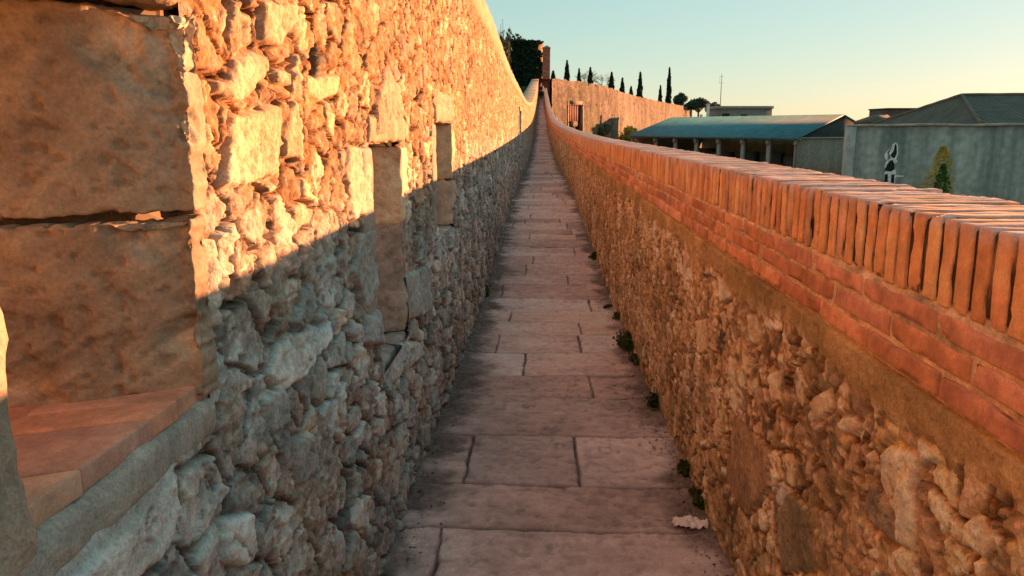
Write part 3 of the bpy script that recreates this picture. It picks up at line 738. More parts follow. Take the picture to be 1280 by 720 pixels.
joint_c = np.array((.075, .06, .048)) * (1 + .6 * n2)[..., None]
c = c * e[..., None] + joint_c * (1 - e[..., None])
# earth and grit gathered against both walls
dl = Xg + L_half(ys)[:, None] - .07; dr = R_half(ys)[:, None] - Xg
dirt = np.maximum(smooth(.24, .03, dl + .14 * n1 + .14 * n0), .95 * smooth(.16, .0, dr + .13 * n1 + .10 * n0))
grit = fbm2(Xg * 70, Yg * 70, 121, 2)
h = h * (1 - dirt) + dirt * (.002 + .012 * np.clip(.6 - np.minimum(dl, dr) * 6, 0, 1) + .010 * grit + .006 * n2)
c = c * (1 - .85 * dirt[..., None]) + np.array((.11, .085, .065)) * (1 + .9 * grit + .5 * n2)[..., None] * .85 * dirt[..., None]
Z = z_path(ys)[:, None] + h
walk = mesh_obj('walkway', np.stack([Xg, Yg, Z], -1), grid_faces(len(ys), len(xs), None, False), M['path'], None, np.clip(c, .01, .7).reshape(-1, 3), True, (0, 0, -1.5))
tag(walk, 'worn stone slab walkway on top of the wall', 'walkway', None, 'structure')
mb = MB()
cuts = [-2.5, 5, 12, 20, 30, 40, 50, 60, 72, 84, 92]
for a, b in zip(cuts[:-1], cuts[1:]):
    V = []
    for y in (a, b):
        z = float(z_path(y)) - .16
        V += [(-float(L_half(y)) - .05, y, GROUND_Z - .3), (float(R_half(y)) + .05, y, GROUND_Z - .3), (float(R_half(y)) + .05, y, z), (-float(L_half(y)) - .05, y, z)]
    mb.add(V, [(3, 2, 1, 0), (4, 5, 6, 7), (2, 3, 7, 6)], (.3, .25, .2))
fill = mb.build('walkway_fill', M['core']); tag(fill, 'stone fill under the walkway', None, None, 'structure')

# ------------------------------------------------------------------ ground and terrace
M['ground'] = mat_plain('dry_ground', (.13, .115, .07), .95, 0, .5, .15, .1)
M['terrace'] = mat_plain('terrace_grass', (.09, .10, .045), .95, 0, .5, .3, .1)
g = MB(); g.add([(-3000, -3000, GROUND_Z), (3000, -3000, GROUND_Z), (3000, 3000, GROUND_Z), (-3000, 3000, GROUND_Z)], [(0, 1, 2, 3)])
tag(g.build('ground', M['ground'], None, False, (0, 0, GROUND_Z)), 'dry ground beyond the walls', None, None, 'structure')

# curved bastion: plan of its face (x, y), seen from the walkway, top level
BPL = [(.95, 84.5), (2.4, 88.2), (4.3, 92.2), (6.1, 96.2), (8.4, 103), (11.4, 117), (15.2, 132), (22, 155), (29, 176), (36, 196)]
BTOP = [5.0, 5.02, 5.03, 5.03, 5.0, 4.98, 5.0, 4.95, 4.85, 4.75]
bp = np.array(BPL); bs = np.concatenate([[0], np.cumsum(np.hypot(*np.diff(bp, axis=0).T))])
def bast(s):
    return np.interp(s, bs, bp[:, 0]), np.interp(s, bs, bp[:, 1]), np.interp(s, bs, BTOP)
S = np.arange(0, bs[-1], .16)
sm_ = lambda a, n=25: np.convolve(np.pad(a, n, mode='edge'), np.ones(2 * n + 1) / (2 * n + 1), 'same')[n:-n]
bx, by, bt = [sm_(np.interp(S, bs, q), 12) for q in (bp[:, 0], bp[:, 1], np.array(BTOP))]
tx, ty = np.gradient(bx, S), np.gradient(by, S); ln = np.hypot(tx, ty); nx, ny = ty / ln, -tx / ln
DOOR_S = (float(np.interp(3.02, bp[:, 0], bs)), float(np.interp(4.72, bp[:, 0], bs)))
rows = 95; zz = np.linspace(GROUND_Z - .2, 0, rows)
Sg, T = np.meshgrid(S, np.linspace(0, 1, rows), indexing='ij')
Zg = GROUND_Z - .2 + T * (bt - GROUND_Z + .2)[:, None]
Zg = Zg + (.12 * fbm2(Sg * .5, Sg * 0, 5, 3) + .10 * fbm2(Sg * 2.2, Sg * 0, 6, 2)) * smooth(.9, 1, T)
h, c, e = rubble(Sg, Zg, 41, .55, .40, .05, [], {'a': (.29, .215, .15), 'b': (.21, .15, .10), 'c': (.38, .29, .205), 'd': (.15, .115, .085)}, ['a', 'b', 'c', 'd', 'a'], (.27, .195, .13), sharp=.05, keep=.7, gap=.03, warp=.10)
st = .45 * fbm2(Sg * .8, Zg * .16, 43, 4); st2 = fbm2(Sg * .16, Zg * .16, 44, 4)
st3 = fbm2(Sg * .9, Zg * .8, 46, 4)
c = (c * .75 + .25 * c.mean(-1, keepdims=True)) * .76 * (1 + 1.1 * st + .6 * st2 + .6 * st3)[..., None]
gr = smooth(.05, .45, fbm2(Sg * .35, Zg * .22 + 3, 45, 4) - .06 * (Zg - .5))
c = c * (1 - .55 * gr[..., None]) + np.array((.16, .15, .06)) * .55 * gr[..., None]
put = (np.abs(((Sg + 1.3 * hsh(np.floor(Zg / 1.1), 1, 1, 8)) % 2.6) - 1.3) < .13) & (np.abs((Zg % 1.1) - .5) < .10) & (hsh(np.floor(Sg / 2.6), np.floor(Zg / 1.1), 1, 9) < .35)
h = h - .16 * put; c = c * np.where(put, .35, 1)[..., None]
inset = (Sg > DOOR_S[0]) & (Sg < DOOR_S[1]) & (Zg > -.4) & (Zg < 2.62)
B = tag(empty('bastion_wall', (6, 96, GROUND_Z)), 'long curved sunlit stone bastion wall with cypresses above it', 'wall')
Vb = np.stack([bx[:, None] + nx[:, None] * h, by[:, None] + ny[:, None] * h, Zg], -1)
mk = ~(inset[:-1, :-1] & inset[1:, 1:])
mesh_obj('wall_face', Vb, grid_faces(len(S), rows, mk, True), M['rubble'], B, np.clip(c, .01, .8).reshape(-1, 3))
V = np.stack([np.stack([bx - nx * k + nx * .0, by - ny * k, bt - .05 + 0 * bx], -1) for k in (.05, 1.4)] + [np.stack([bx - nx * 1.4, by - ny * 1.4, GROUND_Z + 0 * bx], -1)], 1)
mesh_obj('wall_top', V, grid_faces(len(S), 3, None, True), M['core'], B)
# doorway: stone frame, red brown leaf, rounded blocking stone and a dark opening below it
def bpt(s, off, z):
    i = np.interp(s, S, bx), np.interp(s, S, by); n = np.interp(s, S, nx), np.interp(s, S, ny)
    return (i[0] + n[0] * off, i[1] + n[1] * off, z)
def bslab(mb, s0, s1, z0, z1, o0, o1, col):
    V = [bpt(s, o, z) for z in (z0, z1) for o in (o0, o1) for s in (s0, s1)]
    mb.add(V, [(0, 2, 3, 1), (4, 5, 7, 6), (0, 1, 5, 4), (2, 6, 7, 3), (0, 4, 6, 2), (1, 3, 7, 5)], col)
M['door_red'] = mat_plain('red_brown_door', (.115, .032, .026), .8, 0, .35, 4, .2)
M['dark_in'] = mat_plain('dark_interior', (.03, .026, .022), .95, 0, .3, 2, .1)
M['pale_stone'] = mat_plain('pale_frame_stone', (.25, .185, .13), .9, 0, .45, 3, .2, .03)
fr = MB(); s0, s1 = DOOR_S
bslab(fr, s0 - .34, s0 + .06, -.5, 2.95, -.5, .03, (.5, .4, .3)); bslab(fr, s1 - .06, s1 + .34, -.5, 2.95, -.5, .03, (.5, .4, .3))
bslab(fr, s0 + .06, s1 - .06, 2.59, 2.95, -.5, .032, (.5, .4, .3)); bslab(fr, s0 + .06, s1 - .06, -.6, -.36, -.5, .05, (.5, .4, .3))
dfr = fr.build('door_frame', M['pale_stone'], B)
dl_ = MB()
for k in range(6):
    w = (s1 - s0 - .14) / 6; bslab(dl_, s0 + .07 + k * w + .008, s0 + .07 + (k + 1) * w - .008, .72, 2.58, -.34, -.26, (.1, .04, .03))
dl_.build('door', M['door_red'], B)
ar = MB(); bslab(ar, s0 + .05, s1 - .05, -.36, 2.59, -.5, -.44, (.03, .03, .02)); ar.build('dark_opening', M['dark_in'], B)
c0 = bpt((s0 + s1) / 2, -.22, .45)
P, F, N = roundbox(1.45, .5, .62, .08, .24); n = fbm3(P * 4, 3, 3)
ang = math.atan2(float(np.interp((s0 + s1) / 2, S, ty)), float(np.interp((s0 + s1) / 2, S, tx)))
P = (P + N * (.08 * n)[:, None]) @ np.array(Matrix.Rotation(ang, 3, 'Z')).T + np.array(c0)
mesh_obj('boulder', P, F, M['pale_stone'], B)

# garden terrace behind the bastion
V = [bpt(s, -1.3, 4.35) for s in np.linspace(0, S[-1], 40)]
far = [(35.5, 203, 4.35), (20, 300, 4.35), (-60, 300, 4.35), (-60, 112, 4.35), (-12, 100, 4.35)]
t_ = MB(); t_.add(V + far, [tuple(range(len(V) + len(far)))]); n_ = len(V) + len(far)
t_.add([(p[0], p[1], p[2]) for p in V + far] + [(p[0], p[1], GROUND_Z - .2) for p in V + far], [(i, n_ + i, n_ + (i + 1) % n_, (i + 1) % n_) for i in range(n_)])
tag(t_.build('terrace_ground', M['terrace'], None, False, (0, 120, GROUND_Z)), 'raised garden ground behind the bastion', None, None, 'structure')

# ------------------------------------------------------------------ foliage
def leaves(mb, P, size, seed, col=None, aspect=1.6, droop=None):
    r = np.random.RandomState(seed); n = len(P)
    a = r.normal(size=(n, 3)); a /= np.linalg.norm(a, axis=1, keepdims=True)
    if droop is not None: a = a * .55 + np.array(droop) * .8; a /= np.linalg.norm(a, axis=1, keepdims=True)
    b = r.normal(size=(n, 3)); b -= a * (a * b).sum(1, keepdims=True); b /= np.linalg.norm(b, axis=1, keepdims=True)
    s = size * (.6 + .8 * r.rand(n, 1))
    A = a * s * aspect * .5; Bv = b * s * .5
    V = np.stack([P - A, P - Bv * .9 + A * .1, P + A, P + Bv * .9 + A * .1], 1).reshape(-1, 3)
    mb.add(V, [np.arange(4 * n).reshape(-1, 4)])
def crown_pts(n, centre, rad, seed, lumps=14, shell=.55, zflat=1.0):
    r = np.random.RandomState(seed); P = []
    for k in range(lumps):
        d = r.normal(size=3); d /= np.linalg.norm(d); d[2] = abs(d[2]) * zflat if zflat < 1 else d[2]
        c = np.array(centre) + d * np.array(rad) * (.35 + .4 * r.rand()); rr = np.array(rad) * (.32 + .22 * r.rand())
        q = r.normal(size=(n // lumps, 3)); q /= np.linalg.norm(q, axis=1, keepdims=True)
        P.append(c + q * rr * (shell + (1 - shell) * r.rand(len(q), 1)))
    return np.concatenate(P)
M['bark'] = mat_plain('bark', (.10, .075, .05), .95, 0, .4, 6, .1)
M['cypress'] = mat_leaf('cypress_leaf', (.022, .045, .022))
M['pine'] = mat_leaf('pine_leaf', (.05, .085, .045))
M['pine2'] = mat_leaf('grey_pine_leaf', (.085, .10, .075))
M['ivy'] = mat_leaf('ivy_leaf', (.018, .045, .022))
M['twig'] = mat_plain('bare_twig', (.30, .23, .19), .95, 0, .3, 4, .1)
M['olive'] = mat_leaf('olive_shrub_leaf', (.13, .13, .05))
M['yellow'] = mat_leaf('yellow_shrub_leaf', (.62, .47, .12), .3, .45)
M['green'] = mat_leaf('green_shrub_leaf', (.09, .17, .035), .3, .35)
M['weed'] = mat_leaf('weed_leaf', (.055, .085, .02))

def sight(x, y):                                        # direction of a sight line from the photographer's eye
    a, b = (x - 640) / 1000.0, (360 - y) / 1000.0
    t_, w_ = math.radians(11.3099), math.radians(2.0218)
    f = Vector((-math.sin(w_) * math.cos(t_), math.cos(w_) * math.cos(t_), -math.sin(t_))); r = Vector((math.cos(w_), math.sin(w_), 0))
    return f + r * a + r.cross(f) * b
def px(x, d): v = sight(x, 140); return v.x / v.y * d      # metres to the side at a distance d
def pz(y, d, x=760): v = sight(x, y); return v.z / v.y * d
CY = [(691, 91, 99, 100, 'stub of a small cypress just right of the red brick pillar'),
      (708, 78, 9, 104, 'tall slim cypress, first full one right of the red brick pillar'),
      (723, 87.5, 7, 112, 'short thin cypress between a tall cypress and the bare trees'),
      (737, 86.5, 9, 121, 'slim cypress standing in front of the left bare tree'),
      (763.5, 92.5, 9, 133, 'slim cypress just right of the bare trees on the sloping wall line'),
      (777, 99.5, 8, 142, 'medium cypress leaning slightly, left of the smallest cypress'),
      (788, 110, 7, 150, 'smallest stubby cypress peeping over the bastion wall'),
      (799, 92, 8.5, 160, 'tall narrow cypress between the smallest one and the last pair'),
      (824.5, 108, 6, 184, 'short cypress left beside the tallest cypress'),
      (835, 86, 8, 194, 'tallest narrow cypress at the right end of the row')]
for k, (x, yt, w, d, lab) in enumerate(CY):
    X = px(x, d); zt = pz(yt, d); H = zt - 4.35; rw = (9 if w > 50 else w) * d / 1000 * .37
    o = tag(empty('cypress_tree', (X, d, 4.5)), lab, 'tree', 'cypresses in a row above the bastion wall')
    r = np.random.RandomState(50 + k); n = 2600
    u = r.rand(n) ** .9; th = r.rand(n) * 6.283
    lump = 1 + .22 * np.sin(th * 3 + u * 14 + k) + .18 * np.sin(th * 2 - u * 23)
    rr = rw * np.where(u < .12, .55 + u * 3.7, (1 - ((u - .12) / .88) ** 1.5) ** .9 + .03) * lump * np.sqrt(.35 + .65 * r.rand(n))
    P = np.stack([X + rr * np.cos(th), d + rr * np.sin(th), 4.5 + .3 + u * (H - .3)], -1)
    mb = MB(); leaves(mb, P, max(.10, rw * .42), k, None, 2.4, (0, 0, 1)); mb.build('crown', M['cypress'], o, False)
    mb = MB(); mb.tube([(X, d, 4.4), (X, d, 4.5 + H * .5), (X, d, 4.5 + H * .93)], [.12, .07, .015], 6); mb.build('trunk', M['bark'], o, True)

def tree(name, label, x, d, z0, ztop, crown_c, rad, leafm, n, leaf, seed, cat='tree', zflat=1.0, lumps=14, limbs=7, group=None):
    o = tag(empty(name, (x, d, z0)), label, cat, group)
    P = crown_pts(n, crown_c, rad, seed, lumps, .5, zflat)
    mb = MB(); leaves(mb, P, leaf, seed); mb.build('crown', leafm, o, False)
    mb = MB(); r = random.Random(seed); cz = crown_c[2] - rad[2] * .5
    mb.tube([(x, d, z0 - .1), (x + (crown_c[0] - x) * .4, d, z0 + (cz - z0) * .55), (crown_c[0], crown_c[1], cz)], [rad[0] * .10, rad[0] * .08, rad[0] * .055], 8)
    for k in range(limbs):
        a = r.uniform(0, 6.28); e_ = (crown_c[0] + math.cos(a) * rad[0] * .65, crown_c[1] + math.sin(a) * rad[1] * .65, crown_c[2] + rad[2] * r.uniform(-.1, .5))
        mb.tube([(crown_c[0], crown_c[1], cz - .1), ((crown_c[0] + e_[0]) / 2, (crown_c[1] + e_[1]) / 2, (cz + e_[2]) / 2 + .1), e_], [rad[0] * .05, rad[0] * .035, rad[0] * .012], 6)
    mb.build('trunk', M['bark'], o, True)
    return o
d = 205; tree('pine_tree', 'small grey green round pine behind the end of the bastion', px(850, d), d, GROUND_Z, 0, (px(850, d), d, pz(125.5, d)), (1.95, 1.95, 1.75), M['pine2'], 2600, .30, 5)
d = 190; tree('pine_tree', 'broad green umbrella pine behind the teal roof', px(873, d), d, GROUND_Z, 0, (px(873, d), d, pz(134, d)), (3.4, 3.0, 2.2), M['pine'], 4200, .32, 6, zflat=.9)
d = 200; tree('pine_tree', 'low dark pine crown at the right side of the umbrella pine', px(890, d), d, GROUND_Z, 0, (px(891, d), d, pz(139, d)), (2.0, 2.0, 2.0), M['pine2'], 2000, .32, 9)
# leafless trees
def bare(name, label, x, d, z0, H, W, seed, group):
    o = tag(empty(name, (x, d, z0)), label, 'tree', group)
    r = random.Random(seed); mt = MB(); mc = MB()
    mt.tube([(x, d, z0 - .1), (x + .05, d, z0 + H * .35)], [.12, .08], 6)
    def grow(p, dr, L, R, lev):
        q = (p[0] + dr[0] * L, p[1] + dr[1] * L, p[2] + dr[2] * L)
        mc.tube([p, ((p[0] + q[0]) / 2 + r.uniform(-.06, .06), (p[1] + q[1]) / 2, (p[2] + q[2]) / 2), q], [R, R * .8, R * .55], 4, None, False)
        if lev == 0: return
        for k in range(4 if lev > 1 else 5):
            a = r.uniform(0, 6.28); sp = r.uniform(.35, .95)
            v = Vector((dr[0] + math.cos(a) * sp, dr[1] + math.sin(a) * sp, dr[2] * .8 + r.uniform(-.1, .35))).normalized()
            grow(q, v, L * r.uniform(.55, .8), R * .6, lev - 1)
    for k in range(6):
        a = k * 1.05 + r.uniform(-.3, .3)
        grow((x + .05, d, z0 + H * .33), Vector((math.cos(a) * W / H * .9, math.sin(a) * W / H * .9, .75)).normalized(), H * .26, .05, 3)
    mc.build('crown', M['twig'], o, False); mt.build('trunk', M['twig'], o, True)
bare('bare_tree', 'pale leafless tree whose twigs spread behind the middle cypresses', px(754, 138), 138, 4.5, 4.6, 2.8, 3, 'leafless trees above the bastion wall')
bare('bare_tree', 'pale leafless tree on the left, half behind a slim cypress', px(733, 134), 134, 4.5, 4.8, 2.2, 4, 'leafless trees above the bastion wall')

def shrub(name, label, c, rad, mat, n, leaf, seed, lumps=10, group=None):
    o = tag(empty(name, (c[0], c[1], c[2] - rad[2])), label, 'shrub', group)
    mb = MB(); leaves(mb, crown_pts(n, c, rad, seed, lumps, .45), leaf, seed); mb.build('foliage', mat, o, False)
    mb = MB(); r = random.Random(seed)
    for k in range(5):
        mb.tube([(c[0] + r.uniform(-.1, .1), c[1], c[2] - rad[2]), (c[0] + r.uniform(-.4, .4) * rad[0], c[1] + r.uniform(-.4, .4) * rad[1], c[2] + rad[2] * .4)], [.03, .012], 5)
    mb.build('stem', M['bark'], o, True)
x_, y_, _ = bpt(float(np.interp(9.0, bx, S)), 1.2, 0)
shrub('shrub', 'olive green shrub clinging to the foot of the bastion wall', (px(750, 99), 99, -.1), (1.3, 1.0, 1.5), M['olive'], 1500, .22, 3)
shrub('shrub', 'yellowish bush beside the far end of the teal roof', (px(786, 108), 108, -.9), (1.9, 1.2, 1.7), M['yellow'], 1300, .24, 4)

# ------------------------------------------------------------------ ivy clad tower, brick pillar
M['tower'] = mat_masonry('tower_masonry', (.42, .32, .23), (.34, .27, .20), (.36, .27, .18), 4, bump=.03)
T_ = tag(empty('round_tower', (-2.35, 94, GROUND_Z)), 'round stone tower at the far end of the walkway, mostly hidden under ivy', 'tower')
mb = MB(); k = 40; cx, cy, rad = -2.28, 94.0, 2.45
zs = [GROUND_Z - .2, 0, 4, 8.9, 9.05, 9.35]; rs = [rad + .25, rad + .1, rad, rad - .02, rad + .1, rad + .1]
V = [(cx + r_ * math.cos(6.2832 * j / k), cy + r_ * math.sin(6.2832 * j / k), z) for z, r_ in zip(zs, rs) for j in range(k)]
mb.add(V, [[(i * k + j, i * k + (j + 1) % k, (i + 1) * k + (j + 1) % k, (i + 1) * k + j) for i in range(len(zs) - 1) for j in range(k)], [tuple((len(zs) - 1) * k + j for j in range(k))]])
mb.build('tower_wall', M['tower'], T_, True)
o = tag(empty('ivy', (cx - .6, cy - 2.4, GROUND_Z)), 'dense dark ivy covering the round tower and its left side', 'ivy')
r = np.random.RandomState(8); n = 19000
th = math.radians(180) + r.rand(n) * math.radians(150); z = -1.5 + r.rand(n) * 10.95
keep = th < math.radians(180 + 150) + .2 * np.sin(z * 1.3) + .15 * np.sin(z * 4.1)
th, z = th[keep], z[keep]
rr = rad + .12 + .30 * r.rand(len(th)) + .25 * np.clip(fbm2(th * 5, z * .9, 4, 3), -.4, 1)
P = np.stack([cx + rr * np.cos(th), cy + rr * np.sin(th), z], -1)
mb = MB(); leaves(mb, P, .26, 3, None, 1.3); mb.build('foliage', M['ivy'], o, False)
mb = MB()
for a in (185, 210, 235, 262, 285):
    a = math.radians(a); mb.tube([(cx + (rad + .25) * math.cos(a), cy + (rad + .25) * math.sin(a), GROUND_Z), (cx + (rad + .12) * math.cos(a + .05), cy + (rad + .12) * math.sin(a + .05), 2), (cx + (rad + .08) * math.cos(a), cy + (rad + .08) * math.sin(a), 7)], [.09, .07, .03], 6)
mb.build('stem', M['bark'], o, True)
tree('evergreen_tree', 'dark evergreen tree showing above the left wall, left of the tower', px(636, 100), 100, GROUND_Z, 0, (px(637, 100), 100, 7.2), (2.4, 2.0, 4.0), M['ivy'], 5000, .34, 21, limbs=6, lumps=22)
# tall feathery stalks over the left wall
M['stalk'] = mat_plain('dry_stalk', (.13, .14, .09), .9, 0, .3, 4, .1)
o = tag(empty('tall_reeds', (px(632, 40), 40, GROUND_Z)), 'thin tall pale reeds rising behind the left wall', 'reeds')
mb = MB(); r = random.Random(4)
for k in range(16):
    x0 = px(632, 40) + r.uniform(-.28, .22); y0 = 40 + r.uniform(-.4, .4); H = r.uniform(2.4, 5.1); dx_ = r.uniform(-.12, .06)
    mb.tube([(x0, y0, GROUND_Z), (x0 + dx_ * .3, y0, 0), (x0 + dx_, y0, H)], [.03, .024, .010], 5, None, False)
mb.build('stalk', M['stalk'], o, True)
mb = MB()
pts = []
for k in range(9):
    x0 = px(632, 40) + r.uniform(-.2, .2); H = r.uniform(3.0, 5.3)
    for q in range(40): pts.append((x0 + r.gauss(0, .045), 40 + r.gauss(0, .06), H - r.random() ** 1.4 * 1.0))
leaves(mb, np.array(pts), .07, 5, None, 3.5, (0, 0, 1)); mb.build('plume', M['stalk'], o, False)

Pp = tag(empty('brick_pillar', (.60, 86.5, 3.2)), 'tall red brick pillar at the far end of the walkway beside the tower', 'pillar')
mb = MB(); r = random.Random(2); z = 3.0; kk = 0
while z < 8.05:
    for h_ in range(2):
        a0, a1 = (.14, .52) if h_ == 0 else (.52, .93)
        if kk % 2: a0, a1 = (.14, .33) if h_ == 0 else (.33, .93)
        cc = np.array(RED[r.randrange(6)]) * np.array((1.0, .42, .36)) * r.uniform(.8, 1.15)
        mb.box(a0 + .006, a1 - .006, 86.2 + r.uniform(-.006, .006), 86.85, z + .006, z + .105, tuple(cc))
    z += .117; kk += 1
mb.build('brick_shaft', M['brick'], Pp)
mb = MB(); mb.box(.15, .92, 86.215, 86.84, 2.9, 8.05); mb.build('mortar_core', M['mortar'], Pp)
mb = MB(); mb.prism([(.10, 86.17), (.96, 86.17), (.96, 86.88), (.10, 86.88)], 8.06, 8.18, (.42, .18, .1)); V = [(.10, 86.17, 8.18), (.96, 86.17, 8.18), (.96, 86.88, 8.18), (.10, 86.88, 8.18), (.60, 86.5, 8.42)]
mb.add(V, [[(0, 1, 4), (1, 2, 4), (2, 3, 4), (3, 0, 4)]], (.40, .17, .1)); mb.build('pillar_cap', M['brick'], Pp)
gp = tag(empty('gate_lintel', (-.1, 90, 4)), 'reddish stone cross wall closing the walkway behind the walker', 'wall')
mb = MB(); mb.box(-.42, 1.0, 92.6, 93.1, 3.0, 4.95, (.3, .15, .1)); mb.build('masonry', mat_masonry('red_masonry', (.24, .10, .07), (.18, .08, .06), (.2, .12, .08), 4), gp)

# ------------------------------------------------------------------ long shed with the teal roof
M['teal'] = mat_tiles('teal_sheet_roof', (.07, .215, .24), 16.0, rough=.6)
M['shedwall'] = mat_streaked('shed_render', (.26, .24, .18), (.19, .18, .14))
M['shedtrim'] = mat_plain('grey_shed_trim', (.34, .31, .27), .85, 0, .2, 4)
M['dkgable'] = mat_plain('dark_gable', (.045, .06, .055), .9, 0, .3, 2)
SH = tag(empty('long_shed', (18, 80, GROUND_Z)), 'long low open fronted shed with a teal roof and a row of columns', 'shed')
c0 = Vector((21.9, 70.0, 0)); al = Vector((-.5225, .8526, 0)); ac = Vector((.8526, .5225, 0))
def sp_(a, b, z): v = c0 + al * a + ac * b; return (v.x, v.y, z)
EZ, RZ, LEN, WID = -.72, 1.18, 23.2, 10.5
def obox(mb, a0, a1, b0, b1, z0, z1, col=None):
    V = [sp_(a, b, z) for z in (z0, z1) for b in (b0, b1) for a in (a0, a1)]
    mb.add(V, [(0, 1, 3, 2), (4, 6, 7, 5), (0, 4, 5, 1), (2, 3, 7, 6), (0, 2, 6, 4), (1, 5, 7, 3)], col)
mb = MB()
def slope(a0, a1, b0, b1, z0, z1, t=.10):
    """roof sheet from eave (b0,z0) to ridge (b1,z1); Col carries metre coordinates for the sheet ribs"""
    V = [sp_(a0[0], b0, z0), sp_(a1[0], b0, z0), sp_(a1[1], b1, z1), sp_(a0[1], b1, z1)]
    C = np.array([(a0[0], 0, 0), (a1[0], 0, 0), (a1[1], 5, 0), (a0[1], 5, 0)], float)
    V2 = [(v[0], v[1], v[2] - t) for v in V]
    mb.add(V + V2, [(0, 3, 2, 1), (4, 5, 6, 7), (0, 1, 5, 4), (1, 2, 6, 5), (2, 3, 7, 6), (3, 0, 4, 7)], np.concatenate([C, C]))
slope((-.25, -.25), (LEN, LEN - .6), -.45, WID / 2, EZ - .12, RZ); slope((LEN, LEN - .6), (-.25, -.25), WID + .45, WID / 2, EZ - .12, RZ)
mb.build('roof', M['teal'], SH)
mb = MB(); V = [sp_(-.02, .0, EZ - .06), sp_(-.02, WID, EZ - .06), sp_(-.02, WID / 2, RZ - .16)]; V2 = [sp_(.12, .0, EZ - .06), sp_(.12, WID, EZ - .06), sp_(.12, WID / 2, RZ - .16)]
mb.add(V + V2, [[(0, 1, 2), (5, 4, 3)], [(0, 3, 4, 1), (1, 4, 5, 2), (2, 5, 3, 0)]]); mb.build('gable', M['dkgable'], SH)
mb = MB(); obox(mb, 0, .25, 0, WID, GROUND_Z, EZ - .10); obox(mb, 0.25, LEN, WID - .25, WID, GROUND_Z, EZ - .10); obox(mb, LEN - .25, LEN, .3, WID - .25, GROUND_Z, EZ - .1); mb.build('wall', M['shedwall'], SH)
mb = MB(); obox(mb, -.12, LEN, -.06, .20, EZ - .30, EZ - .10); mb.build('eave_beam', M['shedtrim'], SH)
mb = MB(); obox(mb, -.16, -.02, -.3, WID + .3, EZ - .16, EZ - .05); mb.build('verge_board', M['shedtrim'], SH)
for k in range(8):
    a = .06 + k * 3.11
    mb = MB(); obox(mb, a, a + .34, .0, .30, GROUND_Z, EZ - .30); obox(mb, a + .02, a + .32, -.16, -.004, EZ - .72, EZ - .302); mb.build('column', M['shedtrim'], SH)
M['clutter'] = mat_plain('stored_clutter', (.06, .065, .05), .9, 0, .5, 2)
mb = MB(); r = random.Random(9)
for k in range(7):
    a = .6 + k * 3.11; obox(mb, a, a + 2.2, 1.0 + r.random(), 2.6 + r.random(), GROUND_Z, -2.6 + r.random() * .8)
mb.build('low_partition', M['clutter'], SH)
# flat roofed block far behind, its chimney stacks and a mast
M['farwall'] = mat_streaked('far_block_render', (.27, .235, .195), (.21, .185, .16))
d = 118
FB = tag(empty('flat_block', (px(930, d), d, GROUND_Z)), 'flat roofed grey brown building behind the teal roof', 'building')
mb = MB(); mb.box(px(897, d), px(965, d), d, d + 8, GROUND_Z, pz(136, d)); mb.build('wall', M['farwall'], FB)
mb = MB(); mb.box(px(895, d), px(966.5, d), d - .2, d + 8.2, pz(136, d) + .004, pz(132.6, d)); mb.build('roof', M['shedtrim'], FB)
mb = MB(); mb.box(px(903, d), px(912, d), d - .03, d + .1, pz(147, d), pz(142, d)); mb.build('window', M['dark_in'], FB)
mb = MB(); mb.box(px(926, d), px(934, d), d - .03, d + .1, pz(147.5, d), pz(143, d)); mb.build('window', M['dark_in'], FB)
CH = tag(empty('chimney', (px(885, 112), 112, GROUND_Z)), 'white chimney stack standing before the umbrella pine', 'chimney')
M['white'] = mat_plain('white_render', (.72, .68, .60), .85, 0, .12, 3)
mb = MB(); mb.box(px(883.6, 112), px(886.6, 112), 112, 112.35, GROUND_Z, pz(131, 112)); mb.box(px(883, 112), px(887.2, 112), 111.95, 112.4, pz(131, 112) + .003, pz(130, 112)); mb.build('stack', M['white'], CH)
mb = MB(); mb.tube([(px(885, 112), 112.17, pz(130, 112)), (px(885, 112), 112.17, pz(128.3, 112))], [.1, .1], 8); mb.build('chimney_pot', M['farwall'], CH)
CH2 = tag(empty('chimney', (px(877, 100), 100, GROUND_Z)), 'small low white chimney peeping over the teal ridge', 'chimney')
mb = MB(); mb.box(px(875.6, 104), px(878.4, 104), 104, 104.3, GROUND_Z, pz(144, 104)); mb.build('stack', M['white'], CH2)
mb = MB(); mb.box(px(875, 104), px(879, 104), 103.96, 104.34, pz(144, 104) + .003, pz(143.3, 104)); mb.build('chimney_cap', M['white'], CH2)
MA = tag(empty('mast', (px(900, 125), 125, GROUND_Z)), 'thin tall aerial mast behind the flat roofed building', 'mast')
mb = MB(); mb.tube([(px(900, 130), 130, GROUND_Z), (px(900, 130), 130, pz(112, 130)), (px(900, 130), 130, pz(92, 130))], [.09, .06, .03], 6); mb.build('pole', M['farwall'], MA, True)
mb = MB()
for z in (pz(96, 130), pz(104, 130)): mb.tube([(px(900, 130) - .35, 130, z), (px(900, 130) + .35, 130, z)], [.02, .02], 5)
mb.tube([(px(900, 130) - .3, 130, pz(96, 130)), (px(900, 130) - .3, 130, pz(104, 130))], [.015, .015], 5); mb.build('aerial', M['farwall'], MA, True)

